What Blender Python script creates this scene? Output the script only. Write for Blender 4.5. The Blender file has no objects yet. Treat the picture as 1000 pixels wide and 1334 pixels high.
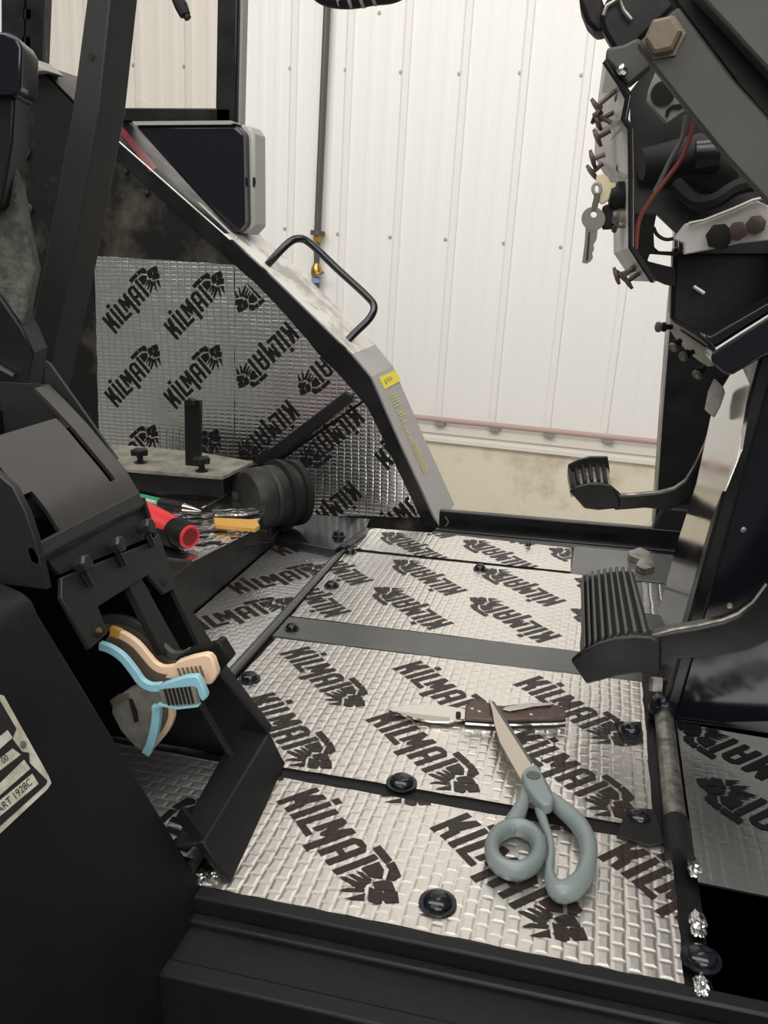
import bpy, bmesh, math, random
import numpy as np
from mathutils import Vector, Matrix
random.seed(7)
SC = bpy.context.scene
COL = SC.collection

# ------------------------------------------------------------------ camera
FPX = 1110.0; CAMH = 0.42
def nrm(v):
    v = np.array(v, float); return v / np.linalg.norm(v)
_b = nrm([297, -340, FPX]); _a = nrm([4600, 400, -FPX]); _a = nrm(_a - _b * np.dot(_a, _b))
_u = np.cross(_a, _b); _u = -_u if _u[1] > 0 else _u
R = np.array([_a, _b, _u]).T            # camera axes (right, down, forward) <- world
CP = np.array([0, 0, CAMH])
cam_d = bpy.data.cameras.new('camera'); cam = bpy.data.objects.new('camera', cam_d); COL.objects.link(cam)
cam_d.sensor_fit = 'VERTICAL'; cam_d.sensor_height = 36.0; cam_d.lens = FPX / 1334.0 * 36.0
cam_d.clip_start = 0.01; cam_d.clip_end = 100
rt, dn, fw = R[0], R[1], R[2]
cam.matrix_world = Matrix(((rt[0], -dn[0], -fw[0], 0), (rt[1], -dn[1], -fw[1], 0), (rt[2], -dn[2], -fw[2], CAMH), (0, 0, 0, 1)))
SC.camera = cam

# ------------------------------------------------------------------ world, lamps, exposure
w = bpy.data.worlds.new('world'); SC.world = w; w.use_nodes = True
w.node_tree.nodes['Background'].inputs[0].default_value = (0.80, 0.82, 0.80, 1)
w.node_tree.nodes['Background'].inputs[1].default_value = 0.17
SC.view_settings.view_transform = 'Standard'; SC.view_settings.look = 'None'
SC.view_settings.exposure = 0.0; SC.view_settings.gamma = 1.0; SC.view_settings.use_curve_mapping = False
def area(name, loc, tgt, sx, sy, e, col=(1, .96, .90)):
    l = bpy.data.lights.new(name, 'AREA'); l.shape = 'RECTANGLE'; l.size = sx; l.size_y = sy; l.energy = e; l.color = col
    o = bpy.data.objects.new(name, l); COL.objects.link(o); o.location = loc
    o.rotation_euler = (Vector(tgt) - Vector(loc)).to_track_quat('-Z', 'Y').to_euler(); return o
area('unseen_lamp', (-0.8, 0.0, 3.0), (-0.6, 4.0, -0.6), 6.0, 1.5, 145, (1, .965, .925))
area('unseen_lamp', (0.8, -2.6, 1.7), (-0.6, 4.0, -0.8), 3.0, 2.0, 80, (1, .965, .925))  # low lamp added behind the camera to even out the wall
area('unseen_lamp', (0.6, 2.6, 3.3), (0.2, 3.0, -1), 3.0, 0.8, 20, (1, .965, .925))
area('unseen_lamp', (-1.0, -1.8, 2.8), (-0.6, 0.9, 0.1), 3.5, 2.0, 30, (1, .98, .95))

# ------------------------------------------------------------------ pixel ray -> point on a real plane
def ray(px, py): return R.T @ nrm([px - 500, py - 667, FPX])
def hit(px, py, pl):
    if pl[0] == 'x': N = np.array([1, 0, 0]); D = pl[1]
    elif pl[0] == 'y': N = np.array([0, 1, 0]); D = pl[1]
    elif pl[0] == 'z': N = np.array([0, 0, 1]); D = pl[1]
    else: N = np.array(pl[2], float); D = float(np.dot(N, np.array(pl[1], float)))
    r = ray(px, py); t = (D - N @ CP) / (N @ r)
    return Vector(CP + r * t)
def pts(pl, lst): return [hit(a, b, pl) for a, b in lst]
def cr(ox, oy, s, lst): return [(ox + a / s, oy + b / s) for a, b in lst]

# ------------------------------------------------------------------ mesh builder
class M:
    def __init__(s): s.v = []; s.f = []; s.mi = []
    def add(s, vs, fs, mi=0):
        n = len(s.v); s.v += [tuple(v) for v in vs]; s.f += [tuple(i + n for i in f) for f in fs]; s.mi += [mi] * len(fs); return s
    def prism(s, front, d, mi=0):
        d = Vector(d); n = len(front); fr = [Vector(p) for p in front]; bk = [p + d for p in fr]
        nr = Vector((0, 0, 0))
        for i in range(n): nr += fr[i].cross(fr[(i + 1) % n])
        if nr.dot(d) > 0: fr.reverse(); bk.reverse()
        fs = [tuple(range(n)), tuple(range(2 * n - 1, n - 1, -1))] + [(i, i + n, (i + 1) % n + n, (i + 1) % n) for i in range(n)]
        return s.add(fr + bk, fs, mi)
    def box(s, a, b, mi=0):
        x0, y0, z0 = [min(p, q) for p, q in zip(a, b)]; x1, y1, z1 = [max(p, q) for p, q in zip(a, b)]
        return s.prism([(x0, y0, z0), (x1, y0, z0), (x1, y1, z0), (x0, y1, z0)], (0, 0, z1 - z0), mi)
    def tube(s, path, r, seg=10, closed=False, flat=1.0, mi=0, up=None):
        P = [Vector(p) for p in path]; n = len(P)
        rr = r if isinstance(r, (list, tuple)) else [r] * n
        vs = []; prev = None
        for i in range(n):
            if closed: t = (P[(i + 1) % n] - P[i - 1])
            else: t = P[min(i + 1, n - 1)] - P[max(i - 1, 0)]
            t.normalize()
            if up is not None: a = Vector(up) - t * t.dot(Vector(up))
            elif prev is None:
                a = Vector((0, 0, 1)) if abs(t.z) < .9 else Vector((1, 0, 0)); a = a - t * t.dot(a)
            else: a = prev - t * t.dot(prev)
            a.normalize(); prev = a; b = t.cross(a)
            for k in range(seg):
                an = 2 * math.pi * k / seg
                vs.append(P[i] + a * (math.cos(an) * rr[i] * flat) + b * (math.sin(an) * rr[i]))
        fs = []
        for i in range(n if closed else n - 1):
            j = (i + 1) % n
            for k in range(seg):
                k2 = (k + 1) % seg; fs.append((i * seg + k, i * seg + k2, j * seg + k2, j * seg + k))
        if not closed: fs.append(tuple(range(seg - 1, -1, -1))); fs.append(tuple((n - 1) * seg + k for k in range(seg)))
        return s.add(vs, fs, mi)
    def lathe(s, c, ax, prof, seg=16, mi=0, phase=0):
        c = Vector(c); ax = Vector(ax).normalized()
        a = ax.orthogonal().normalized(); b = ax.cross(a); vs = []; n = len(prof)
        for (h, r) in prof:
            for k in range(seg):
                an = 2 * math.pi * k / seg + phase
                vs.append(c + ax * h + (a * math.cos(an) + b * math.sin(an)) * r)
        fs = [tuple(range(seg - 1, -1, -1)), tuple((n - 1) * seg + k for k in range(seg))]
        for i in range(n - 1):
            for k in range(seg):
                k2 = (k + 1) % seg; fs.append((i * seg + k, i * seg + k2, (i + 1) * seg + k2, (i + 1) * seg + k))
        return s.add(vs, fs, mi)
    def loft(s, A, B, d, mi=0):
        for i in range(len(A) - 1): s.prism([A[i], A[i + 1], B[i + 1], B[i]], d, mi)
        return s
def smooth_path(P, k=6, closed=False):
    P = [Vector(p) for p in P]; n = len(P); out = []
    rng = range(n if closed else n - 1)
    for i in rng:
        p1 = P[i]; p2 = P[(i + 1) % n]
        p0 = P[i - 1] if (closed or i > 0) else p1; p3 = P[(i + 2) % n] if (closed or i + 2 < n) else p2
        for j in range(k):
            t = j / k
            out.append(0.5 * ((2 * p1) + (p2 - p0) * t + (2 * p0 - 5 * p1 + 4 * p2 - p3) * t * t + (3 * p1 - p0 - 3 * p2 + p3) * t ** 3))
    if not closed: out.append(P[-1])
    return out

# ------------------------------------------------------------------ materials
def mat(name, col, rough=.5, metal=0, bump=0, bscale=60, var=0, vscale=8, col2=None, spec=.5, coat=0, trans=0, emit=None, thr=(.4, .65)):
    m = bpy.data.materials.new(name); m.use_nodes = True; nt = m.node_tree; N = nt.nodes; L = nt.links
    b = N['Principled BSDF']; b.inputs['Base Color'].default_value = (*col, 1); b.inputs['Roughness'].default_value = rough
    b.inputs['Metallic'].default_value = metal; b.inputs['Specular IOR Level'].default_value = spec
    b.inputs['Coat Weight'].default_value = coat
    if emit: b.inputs['Emission Color'].default_value = (*emit[0], 1); b.inputs['Emission Strength'].default_value = emit[1]
    tc = N.new('ShaderNodeTexCoord')
    if col2:
        n = N.new('ShaderNodeTexNoise'); n.inputs['Scale'].default_value = vscale; n.inputs['Detail'].default_value = 6; n.inputs['Roughness'].default_value = .65
        cr_ = N.new('ShaderNodeValToRGB'); cr_.color_ramp.elements[0].position = thr[0]; cr_.color_ramp.elements[1].position = thr[1]
        cr_.color_ramp.elements[0].color = (*col, 1); cr_.color_ramp.elements[1].color = (*col2, 1)
        L.new(tc.outputs['Object'], n.inputs['Vector']); L.new(n.outputs['Fac'], cr_.inputs['Fac']); L.new(cr_.outputs['Color'], b.inputs['Base Color'])
    if var:
        n = N.new('ShaderNodeTexNoise'); n.inputs['Scale'].default_value = vscale * 2.3; n.inputs['Detail'].default_value = 5
        mr = N.new('ShaderNodeMapRange'); mr.inputs['From Min'].default_value = .3; mr.inputs['From Max'].default_value = .7
        mr.inputs['To Min'].default_value = max(.03, rough - var); mr.inputs['To Max'].default_value = min(1, rough + var)
        L.new(tc.outputs['Object'], n.inputs['Vector']); L.new(n.outputs['Fac'], mr.inputs['Value']); L.new(mr.outputs['Result'], b.inputs['Roughness'])
    if bump:
        n = N.new('ShaderNodeTexNoise'); n.inputs['Scale'].default_value = bscale; n.inputs['Detail'].default_value = 4
        bp = N.new('ShaderNodeBump'); bp.inputs['Strength'].default_value = 1; bp.inputs['Distance'].default_value = bump
        L.new(tc.outputs['Object'], n.inputs['Vector']); L.new(n.outputs['Fac'], bp.inputs['Height']); L.new(bp.outputs['Normal'], b.inputs['Normal'])
    return m
def foil_mat(name, col, rough, metal, emboss=.00045, crink=.0008, rot=0, bw=.0128, rh=.0094, off=.5, spec=.5):
    m = bpy.data.materials.new(name); m.use_nodes = True; nt = m.node_tree; N = nt.nodes; L = nt.links
    b = N['Principled BSDF']; b.inputs['Base Color'].default_value = (*col, 1); b.inputs['Roughness'].default_value = rough; b.inputs['Metallic'].default_value = metal; b.inputs['Specular IOR Level'].default_value = spec
    tc = N.new('ShaderNodeTexCoord'); mp = N.new('ShaderNodeMapping'); mp.inputs['Rotation'].default_value = (0, 0, rot)
    L.new(tc.outputs['Object'], mp.inputs['Vector'])
    nd = N.new('ShaderNodeTexNoise'); nd.inputs['Scale'].default_value = 25; L.new(tc.outputs['Object'], nd.inputs['Vector'])
    mx = N.new('ShaderNodeMix'); mx.data_type = 'VECTOR'; mx.inputs['Factor'].default_value = .0035
    L.new(mp.outputs['Vector'], mx.inputs['A']); L.new(nd.outputs['Color'], mx.inputs['B'])
    br = N.new('ShaderNodeTexBrick'); br.inputs['Scale'].default_value = 1
    br.inputs['Brick Width'].default_value = bw; br.inputs['Row Height'].default_value = rh
    br.inputs['Mortar Size'].default_value = .0026; br.inputs['Mortar Smooth'].default_value = 1.0; br.offset = off
    br.inputs['Color1'].default_value = (1, 1, 1, 1); br.inputs['Color2'].default_value = (.75, .75, .75, 1); br.inputs['Mortar'].default_value = (0, 0, 0, 1)
    L.new(mx.outputs['Result'], br.inputs['Vector'])
    b1 = N.new('ShaderNodeBump'); b1.inputs['Strength'].default_value = 1; b1.inputs['Distance'].default_value = emboss
    L.new(br.outputs['Color'], b1.inputs['Height'])
    n2 = N.new('ShaderNodeTexNoise'); n2.inputs['Scale'].default_value = 28; n2.inputs['Detail'].default_value = 5; n2.inputs['Distortion'].default_value = .6
    L.new(tc.outputs['Object'], n2.inputs['Vector'])
    b2 = N.new('ShaderNodeBump'); b2.inputs['Strength'].default_value = 1; b2.inputs['Distance'].default_value = crink
    L.new(n2.outputs['Fac'], b2.inputs['Height']); L.new(b1.outputs['Normal'], b2.inputs['Normal']); L.new(b2.outputs['Normal'], b.inputs['Normal'])
    return m
K = {}
K['paint'] = mat('black_paint', (.005, .0052, .0056), .32, spec=.4, bump=.0002, bscale=90, var=.10)
K['floorpaint'] = mat('black_floor_paint_lit', (.075, .078, .075), .27, bump=.0002, bscale=60, var=.08)  # black paint, base lightened to carry the bright wall's reflection
K['satin'] = mat('black_satin_paint', (.006, .0063, .0072), .48, bump=.0003, bscale=160, var=.08, spec=.28)
K['gloss'] = mat('black_gloss_paint', (.006, .007, .010), .16, bump=.0001, bscale=20)
K['console'] = mat('console_black_paint', (.013, .0135, .014), .46, bump=.0002, bscale=420, var=.06, spec=.45)
K['dirty'] = mat('dirty_black_sheet', (.005, .005, .005), .55, spec=.22, col2=(.058, .052, .038), vscale=9, bump=.0006, bscale=40, thr=(.50, .68))
K['dusty'] = mat('dusty_dark_steel', (.009, .009, .008), .55, spec=.35, col2=(.045, .043, .036), vscale=24, bump=.0005, bscale=80, thr=(.48, .85))
K['dustytop'] = mat('dusty_plate_top', (.20, .19, .15), .7, col2=(.09, .09, .075), vscale=40, bump=.0005, bscale=90)
K['hoodpaint'] = mat('hood_satin_paint', (.026, .024, .023), .36, bump=.0001, bscale=420, var=.05, spec=.7)
K['rubber'] = mat('black_rubber', (.006, .006, .006), .58, bump=.0002, bscale=200, spec=.3)
K['ribrubber'] = mat('worn_rubber_rib', (.05, .051, .05), .42, bump=.0003, bscale=120)
K['foil'] = foil_mat('embossed_foil', (.82, .79, .745), .34, 1.0, rot=math.pi / 2, emboss=.00045, crink=.0014)
K['foilh'] = foil_mat('embossed_foil_sideways', (.74, .745, .73), .27, 1.0, rot=0, bw=.0122, rh=.0066, off=0, emboss=.00045, crink=.0006)
K['foile'] = foil_mat('embossed_foil_left', (.82, .82, .81), .38, 1.0, rot=0, bw=.0122, rh=.0094, emboss=.0003, crink=.0009)
K['foild'] = foil_mat('smooth_dark_foil', (.74, .73, .71), .26, 1.0, rot=math.pi / 2, emboss=.00010, crink=.0006)
K['foilcrumple'] = foil_mat('crumpled_foil', (.78, .78, .76), .2, 1.0, emboss=.0002, crink=.006)
K['ink'] = foil_mat('brown_black_ink', (.018, .012, .010), .40, .0, spec=.36, rot=math.pi / 2, emboss=.0003)
K['inkd'] = mat('matte_black_ink', (.004, .004, .004), .6, spec=.2)
K['inkh'] = foil_mat('brown_black_ink_sideways', (.006, .005, .005), .55, .0, spec=.18, rot=0, emboss=.0002, bw=.0122, rh=.0066, off=0)
K['foiledge'] = mat('cut_foil_edge', (.55, .54, .50), .4, 1)
K['grey'] = mat('grey_fender_paint', (.36, .35, .335), .5, bump=.0001, bscale=60)
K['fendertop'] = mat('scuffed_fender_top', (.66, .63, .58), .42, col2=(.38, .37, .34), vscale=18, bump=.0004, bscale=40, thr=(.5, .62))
K['white'] = mat('white_wall_steel', (.86, .845, .815), .42, bump=.0002, bscale=5)
K['trimw'] = mat('cream_trim_steel', (.80, .77, .70), .45)
K['pink'] = mat('faded_red_pipe', (.50, .34, .31), .5)
K['conc'] = mat('concrete_curb', (.80, .73, .58), .9, col2=(.50, .43, .31), vscale=5, bump=.004, bscale=14, thr=(.50, .75))
K['ground'] = mat('shop_floor_concrete', (.35, .33, .30), .7, bump=.001, bscale=8)
K['screw'] = mat('screw_grey', (.42, .41, .38), .5, .2)
K['pipe'] = mat('dark_pipe', (.10, .098, .088), .5, .3)
K['brass'] = mat('brass', (.50, .32, .08), .35, .9)
K['blueband'] = mat('blue_band', (.25, .35, .60), .5)
K['cream'] = mat('cream_plastic', (.55, .52, .45), .5)
K['red'] = mat('red_handle', (.72, .035, .045), .38)
K['redbar'] = mat('red_lens', (.16, .015, .025), .3)
K['darkred'] = mat('dark_red_socket', (.20, .01, .015), .5)
K['green'] = mat('green_plastic', (.01, .24, .08), .35)
K['penw'] = mat('pale_pen_plastic', (.45, .50, .46), .4)
K['gold'] = mat('yellow_varnish', (.55, .30, .06), .45)
K['chrome'] = mat('chrome', (.62, .61, .58), .2, 1)
K['steel'] = mat('brushed_steel', (.47, .46, .42), .12, 1, bump=.00005, bscale=12, var=.03)
K['scratch'] = mat('worn_bare_steel', (.42, .40, .36), .42, .9, col2=(.14, .135, .12), vscale=60, bump=.0004, bscale=100)
K['blade'] = mat('scissor_blade_steel', (.56, .51, .43), .28, 1, bump=.0001, bscale=80)
K['teal'] = mat('grey_green_plastic', (.165, .198, .195), .38, bump=.0001, bscale=300)
K['tealdark'] = mat('dark_pivot_screw', (.06, .065, .065), .45)
K['wood'] = mat('brown_knife_scale', (.075, .042, .034), .5, col2=(.03, .018, .016), vscale=80, bump=.0003, bscale=300)
K['knifeblade'] = mat('polished_knife_blade', (.75, .72, .66), .2, 1)
K['tan'] = mat('tan_lever_coating', (.72, .52, .36), .45)
K['tanside'] = mat('brown_lever_side', (.17, .13, .10), .5, bump=.0002, bscale=100)
K['blue'] = mat('pale_blue_lever_coating', (.26, .50, .58), .4)
K['greylever'] = mat('grey_lever_side', (.24, .24, .215), .5, col2=(.13, .12, .10), vscale=30)
K['slot'] = mat('dark_groove', (.012, .0115, .011), .7, spec=.3)
K['yellow'] = mat('yellow_label', (.80, .70, .03), .5)
K['yellowprint'] = mat('pale_yellow_print', (.66, .58, .14), .6)
K['ivory'] = mat('ivory_plate', (.50, .50, .43), .5, col2=(.30, .28, .20), vscale=60)
K['fabric'] = mat('grey_green_seat_cloth', (.10, .105, .085), .95, col2=(.035, .04, .035), vscale=60, bump=.002, bscale=160)
K['tag'] = mat('cream_key_head', (.62, .55, .36), .5)
K['keym'] = mat('dull_key_metal', (.15, .145, .125), .45, .6)
K['brownmetal'] = mat('brown_knob', (.060, .040, .033), .45)
K['brownmetal2'] = mat('tan_bolt_metal', (.15, .125, .09), .55, .3, bump=.0003, bscale=200)
K['graypaint'] = mat('dark_grey_paint', (.052, .054, .051), .5, spec=.35, bump=.0001, bscale=200, var=.05)
K['postpaint'] = mat('post_black_paint', (.022, .0235, .0235), .5, spec=.35, bump=.0001, bscale=200, var=.05)
K['midgrey'] = mat('mid_grey_bracket', (.27, .27, .25), .5)
K['panelgrey'] = mat('pale_instrument_plate', (.48, .46, .43), .42, col2=(.25, .23, .21), vscale=30, thr=(.5, .7))
K['redwire'] = mat('red_wire', (.17, .03, .025), .5)
K['greywire'] = mat('grey_wire', (.10, .098, .09), .5)
g = bpy.data.materials.new('window_glass'); g.use_nodes = True; nt = g.node_tree
for n in list(nt.nodes): nt.nodes.remove(n)
o_ = nt.nodes.new('ShaderNodeOutputMaterial'); t_ = nt.nodes.new('ShaderNodeBsdfTransparent'); gl = nt.nodes.new('ShaderNodeBsdfGlossy'); mxs = nt.nodes.new('ShaderNodeMixShader')
t_.inputs[0].default_value = (.95, .93, .90, 1); gl.inputs['Roughness'].default_value = .05; mxs.inputs[0].default_value = .05
nt.links.new(t_.outputs[0], mxs.inputs[1]); nt.links.new(gl.outputs[0], mxs.inputs[2]); nt.links.new(mxs.outputs[0], o_.inputs[0]); K['glass'] = g

# ------------------------------------------------------------------ objects
def props(o, label=None, cat=None, group=None, kind=None):
    if label: o['label'] = label
    if cat: o['category'] = cat
    if group: o['group'] = group
    if kind: o['kind'] = kind
def rootof(o):
    while o.parent: o = o.parent
    return o
def build(name, m, mt, parent=None, bevel=0, smooth=True, base=None, mats=None, seg=2):
    me = bpy.data.meshes.new(name)
    if parent is not None: off = Vector(rootof(parent)['_b'])
    else:
        if base is None:
            A = np.array(m.v); base = ((A[:, 0].min() + A[:, 0].max()) / 2, (A[:, 1].min() + A[:, 1].max()) / 2, A[:, 2].min())
        off = Vector(base)
    me.from_pydata([tuple(Vector(v) - off) for v in m.v], [], m.f); me.update()
    for x in (mats or [mt]): me.materials.append(x)
    if mats: me.polygons.foreach_set('material_index', m.mi)
    bm = bmesh.new(); bm.from_mesh(me); bmesh.ops.triangulate(bm, faces=[f for f in bm.faces if len(f.verts) > 4])
    bmesh.ops.recalc_face_normals(bm, faces=bm.faces); bm.to_mesh(me); bm.free()
    if smooth:
        me.polygons.foreach_set('use_smooth', [True] * len(me.polygons)); me.set_sharp_from_angle(angle=math.radians(35))
    o = bpy.data.objects.new(name, me); COL.objects.link(o)
    if parent is not None: o.parent = parent
    else: o.location = off; o['_b'] = tuple(off)
    if bevel:
        bv = o.modifiers.new('bevel', 'BEVEL'); bv.width = bevel; bv.segments = seg; bv.limit_method = 'ANGLE'; bv.angle_limit = math.radians(40)
    return o
def thing(name, label, cat, base, group=None):
    o = bpy.data.objects.new(name, None); COL.objects.link(o); o.location = base; o['_b'] = tuple(base); o.empty_display_size = .02
    props(o, label, cat, group); return o
def single(name, m, mt, label, cat, group=None, **k):
    o = build(name, m, mt, None, **k); props(o, label, cat, group); return o
def slab(pl, poly, d): return M().prism(pts(pl, poly), d)

# =================================================================== BUILDING WALL
dB = nrm([-213, 3603, FPX]); xB = nrm([4900, 632, -FPX]); xB = nrm(xB - dB * np.dot(xB, dB))
WU = Vector(R.T @ xB).normalized(); WD = Vector(R.T @ dB).normalized(); WN = WU.cross(WD).normalized()
O_ = Vector(CP + ray(600, 400) * 4.0)
if WN.dot(Vector(CP) - O_) < 0: WN = -WN
WPL = ('n', tuple(O_), tuple(WN))
def wuv(px, py):
    p = hit(px, py, WPL) - O_; return p.dot(WU), -p.dot(WD)      # right, up
def W(u, v, n=0): return O_ + WU * u - WD * v + WN * n
ribs_px = [(450.5, 200), (525, 200), (601, 200), (677.5, 200), (753, 200)]
ru = [wuv(*p)[0] for p in ribs_px]; pitch = (ru[-1] - ru[0]) / 4
base_v = wuv(700, 568)[1]
wall = thing('wall_back', None, None, W(0, base_v)); props(wall, kind='structure')
top_v = base_v + 5.6
u_first = ru[0] - 17 * pitch; npan = 30
pan_m = None
prof = [(0, 0), (.010, .006), (.034, .009), (.040, .001), (.060, 0), (.105, 0), (.118, .0016), (.134, .0016), (.147, 0), (.180, 0), (.193, .0016), (.209, .0016), (.222, 0), (pitch, 0)]
prof = [(a - .021, b) for a, b in prof]
for i in range(npan):
    if pan_m is None:
        mm = M(); A = [W(u_first + a, base_v, b) for a, b in prof]; B = [W(u_first + a, top_v, b) for a, b in prof]
        n = len(A); mm.add(A + B, [(j, j + 1, j + 1 + n, j + n) for j in range(n - 1)])
        o = build('wall_panel', mm, K['white'], wall, smooth=False); pan_m = o
    else:
        o = pan_m.copy(); COL.objects.link(o); o.location = WU * (pitch * i)
scr = None
for (px, py) in [(378, 89), (450, 91), (522, 94), (598, 96), (677, 95), (757, 98), (371, 298), (440, 305), (508, 309), (580, 312), (656, 317), (730, 322), (174, 85), (240, 87), (494, 17), (453, 66)]:
    u, v = wuv(px, py)
    if scr is None:
        scr = build('screw', M().lathe(W(u, v, -.001), WN, [(0, .009), (.003, .009), (.0035, .005), (.007, .0045)], 8), K['screw'], wall); u0, v0 = u, v
    else:
        c = scr.copy(); COL.objects.link(c); c.location = WU * (u - u0) - WD * (v - v0)
# base trim, faded red pipe with clamps, curb
def wbox(mm, u0, u1, v0, v1, n0, n1): return mm.prism([W(u0, v0, n0), W(u1, v0, n0), W(u1, v1, n0), W(u0, v1, n0)], WN * (n1 - n0))
UL, UR = -4.6, 3.4
va = wuv(700, 568)[1]; vb = wuv(700, 575)[1]; vc = wuv(700, 586)[1]; vp = wuv(700, 557)[1]
t1 = M(); wbox(t1, UL, UR, va - .03, va + .006, 0, .030); wbox(t1, UL, UR, vc + .006, vb, 0, .016); wbox(t1, UL, UR, vc - .004, vc + .008, 0, .045)
o = build('trim_1', t1, K['trimw']); props(o, kind='structure')
pr = thing('wall_pipe', 'faded red pipe running level along the foot of the white wall', 'pipe', W(0, vp))
build('pipe_run', M().tube([W(UL, vp, .05), W(UR, vp, .05)], .013, 10), K['pink'], pr)
for px in (575, 646, 717, 795):
    u = wuv(px, 552)[0]; mm = M(); wbox(mm, u - .022, u + .022, vp - .028, vp - .010, .0, .06); build('clamp', mm, K['midgrey'], pr)
curb = M(); wbox(curb, UL, UR, vc - 1.0, vc, -.15, .02)
o = build('trim_2', curb, K['conc'], bevel=.006); props(o, kind='structure')
gz = vc - .72
gm = M(); gm.prism([W(UL, gz, -.1), W(UR, gz, -.1), W(UR, gz, 6.5), W(UL, gz, 6.5)], WD * .1)
o = build('ground', gm, K['ground']); props(o, kind='structure')
cm = M(); cm.prism([W(UL, top_v - .02, .0), W(UR, top_v - .02, .0), W(UR, top_v - .02, 6.5), W(UL, top_v - .02, 6.5)], -WD * .05)
o = build('ceiling', cm, K['white']); props(o, kind='structure')
# drop pipe with valve
dp = thing('drop_pipe', 'dark vertical pipe with brass valve fixed to the white wall', 'pipe', W(*wuv(413, 392), .04))
def wp(px, py, n=.04): u, v = wuv(px, py); return W(u, v, n)
build('pipe_run', M().tube([wp(433, -60), wp(417, 303)], .0165, 10), K['pipe'], dp)
build('flange', M().tube([wp(417.5, 301), wp(417, 307)], .034, 12), K['pipe'], dp)
build('union', M().tube([wp(417, 307), wp(416.4, 316)], .021, 6), K['brass'], dp)
build('pipe_run', M().tube([wp(416.4, 316), wp(416, 345)], .014, 10), K['pipe'], dp)
v_ = build('valve_body', M().tube([wp(416, 343), wp(415.6, 350), wp(415.3, 358), wp(415, 362)], [.015, .026, .026, .016], 10), K['brass'], dp)
build('valve_handle', M().tube([wp(418, 356, .06), wp(424, 358, .08), wp(429, 354, .08)], .008, 8), K['chrome'], v_)
build('band', M().tube([wp(415, 362), wp(414.8, 368)], .022, 10), K['blueband'], dp)
build('pipe_run', M().tube([wp(414.8, 368), wp(413.5, 392)], .018, 10), K['pipe'], dp)

# =================================================================== CAB FLOOR
YP = 1.30
fl = M(); fl.box((-.80, .425, -.025), (.35, 1.235, -.003))
floor = build('floor', fl, K['paint'], base=(-.2, .8, -.025)); props(floor, kind='structure')
cb = M(); cb.box((-.335, .820, -.004), (.068, .874, .0012)); build('crossbar', cb, K['floorpaint'], floor, bevel=.001)
cb = M(); cb.box((-.018, 1.112, -.004), (.13, 1.228, .001)); build('side_plate', cb, K['floorpaint'], floor, bevel=.001)
cb = M(); cb.box((.005, .874, -.004), (.13, 1.106, .0005)); build('side_plate', cb, K['floorpaint'], floor, bevel=.001)
rg = M().tube([(-.342, .605, .001), (-.342, 1.112, .001)], .0055, 10); build('seam_bead', rg, K['floorpaint'], floor)
sg = M(); sg.box((-.235, .5655, -.004), (.078, .5845, -.0008)); build('seam_strip', sg, K['rubber'], floor)
sg = M(); sg.box((-.335, 1.108, -.004), (-.015, 1.126, -.0008)); build('seam_strip', sg, K['rubber'], floor)
# sill along the far opening
sl = M(); sl.box((-.235, 1.298, -.05), (.16, 1.312, .016)); sl.box((-.235, 1.225, -.05), (.16, 1.245, -.001)); sl.box((-.235, 1.245, -.05), (.16, 1.30, -.012)); sl.box((-.235, 1.262, -.03), (.16, 1.272, -.004))
o = build('trim_3', sl, K['paint'], bevel=.0015); props(o, kind='structure')
st = M().tube([hit(580, 673, ('y', 1.293)), hit(584, 680, ('y', 1.293)), hit(580, 686, ('y', 1.293))], .0012, 6); build('clip', st, K['foiledge'], o)
# near sill
ns = M(); ns.box((-.236, .424, -.05), (.40, .4355, .0035)); ns.box((-.236, .385, -.06), (.40, .4235, -.013)); ns.box((-.236, .415, -.05), (.40, .4240, -.008))
ns.box((-.235, .372, -.12), (.40, .386, -.010)); ns.box((-.235, .30, -.14), (.40, .372, -.075)); ns.box((-.235, .34, -.14), (.40, .350, -.066))
o = build('trim_4', ns, K['satin'], bevel=.002); props(o, kind='structure')
lw = M(); lw.box((-.80, .10, -.45), (.60, .30, -.16)); lw.box((.05, .20, -.30), (.60, .37, -.13))
o = build('trim_5', lw, K['satin'], bevel=.003); props(o, kind='structure')

# floor bolts
def bolt(parent, c, r=.009, dome=True, m=K['paint'], ring=True):
    c = Vector(c)
    b = build('bolt', M().lathe(c, (0, 0, 1), [(0, r), (.002, r), (.004, r * .85), (.0055, r * .5), (.006, .0004)] if dome else [(0, r), (.005, r), (.0055, r * .8)], 14 if dome else 6), m, parent)
    if ring: build('washer', M().lathe(c - Vector((0, 0, .0012)), (0, 0, 1), [(0, r * 1.32), (.0012, r * 1.3), (.0014, r * 1.1)], 18), m, b)
    return b
for (px, py, r, rg_) in [(325, 883, .0085, 1), (339, 943, .006, 1), (523, 1019, .0098, 1), (570, 1175, .0098, 1), (821, 951, .0085, 1), (832, 1066, .0085, 0), (380, 818, .0065, 1), (432, 762, .0075, 1), (424, 718, .007, 1), (456, 718, .007, 1), (688, 711, .004, 0), (625, 740, .007, 1), (913, 1248, .0095, 1)]:
    bolt(floor, hit(px, py, ('z', .003)), r, ring=bool(rg_), m=K['gloss'])

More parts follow.
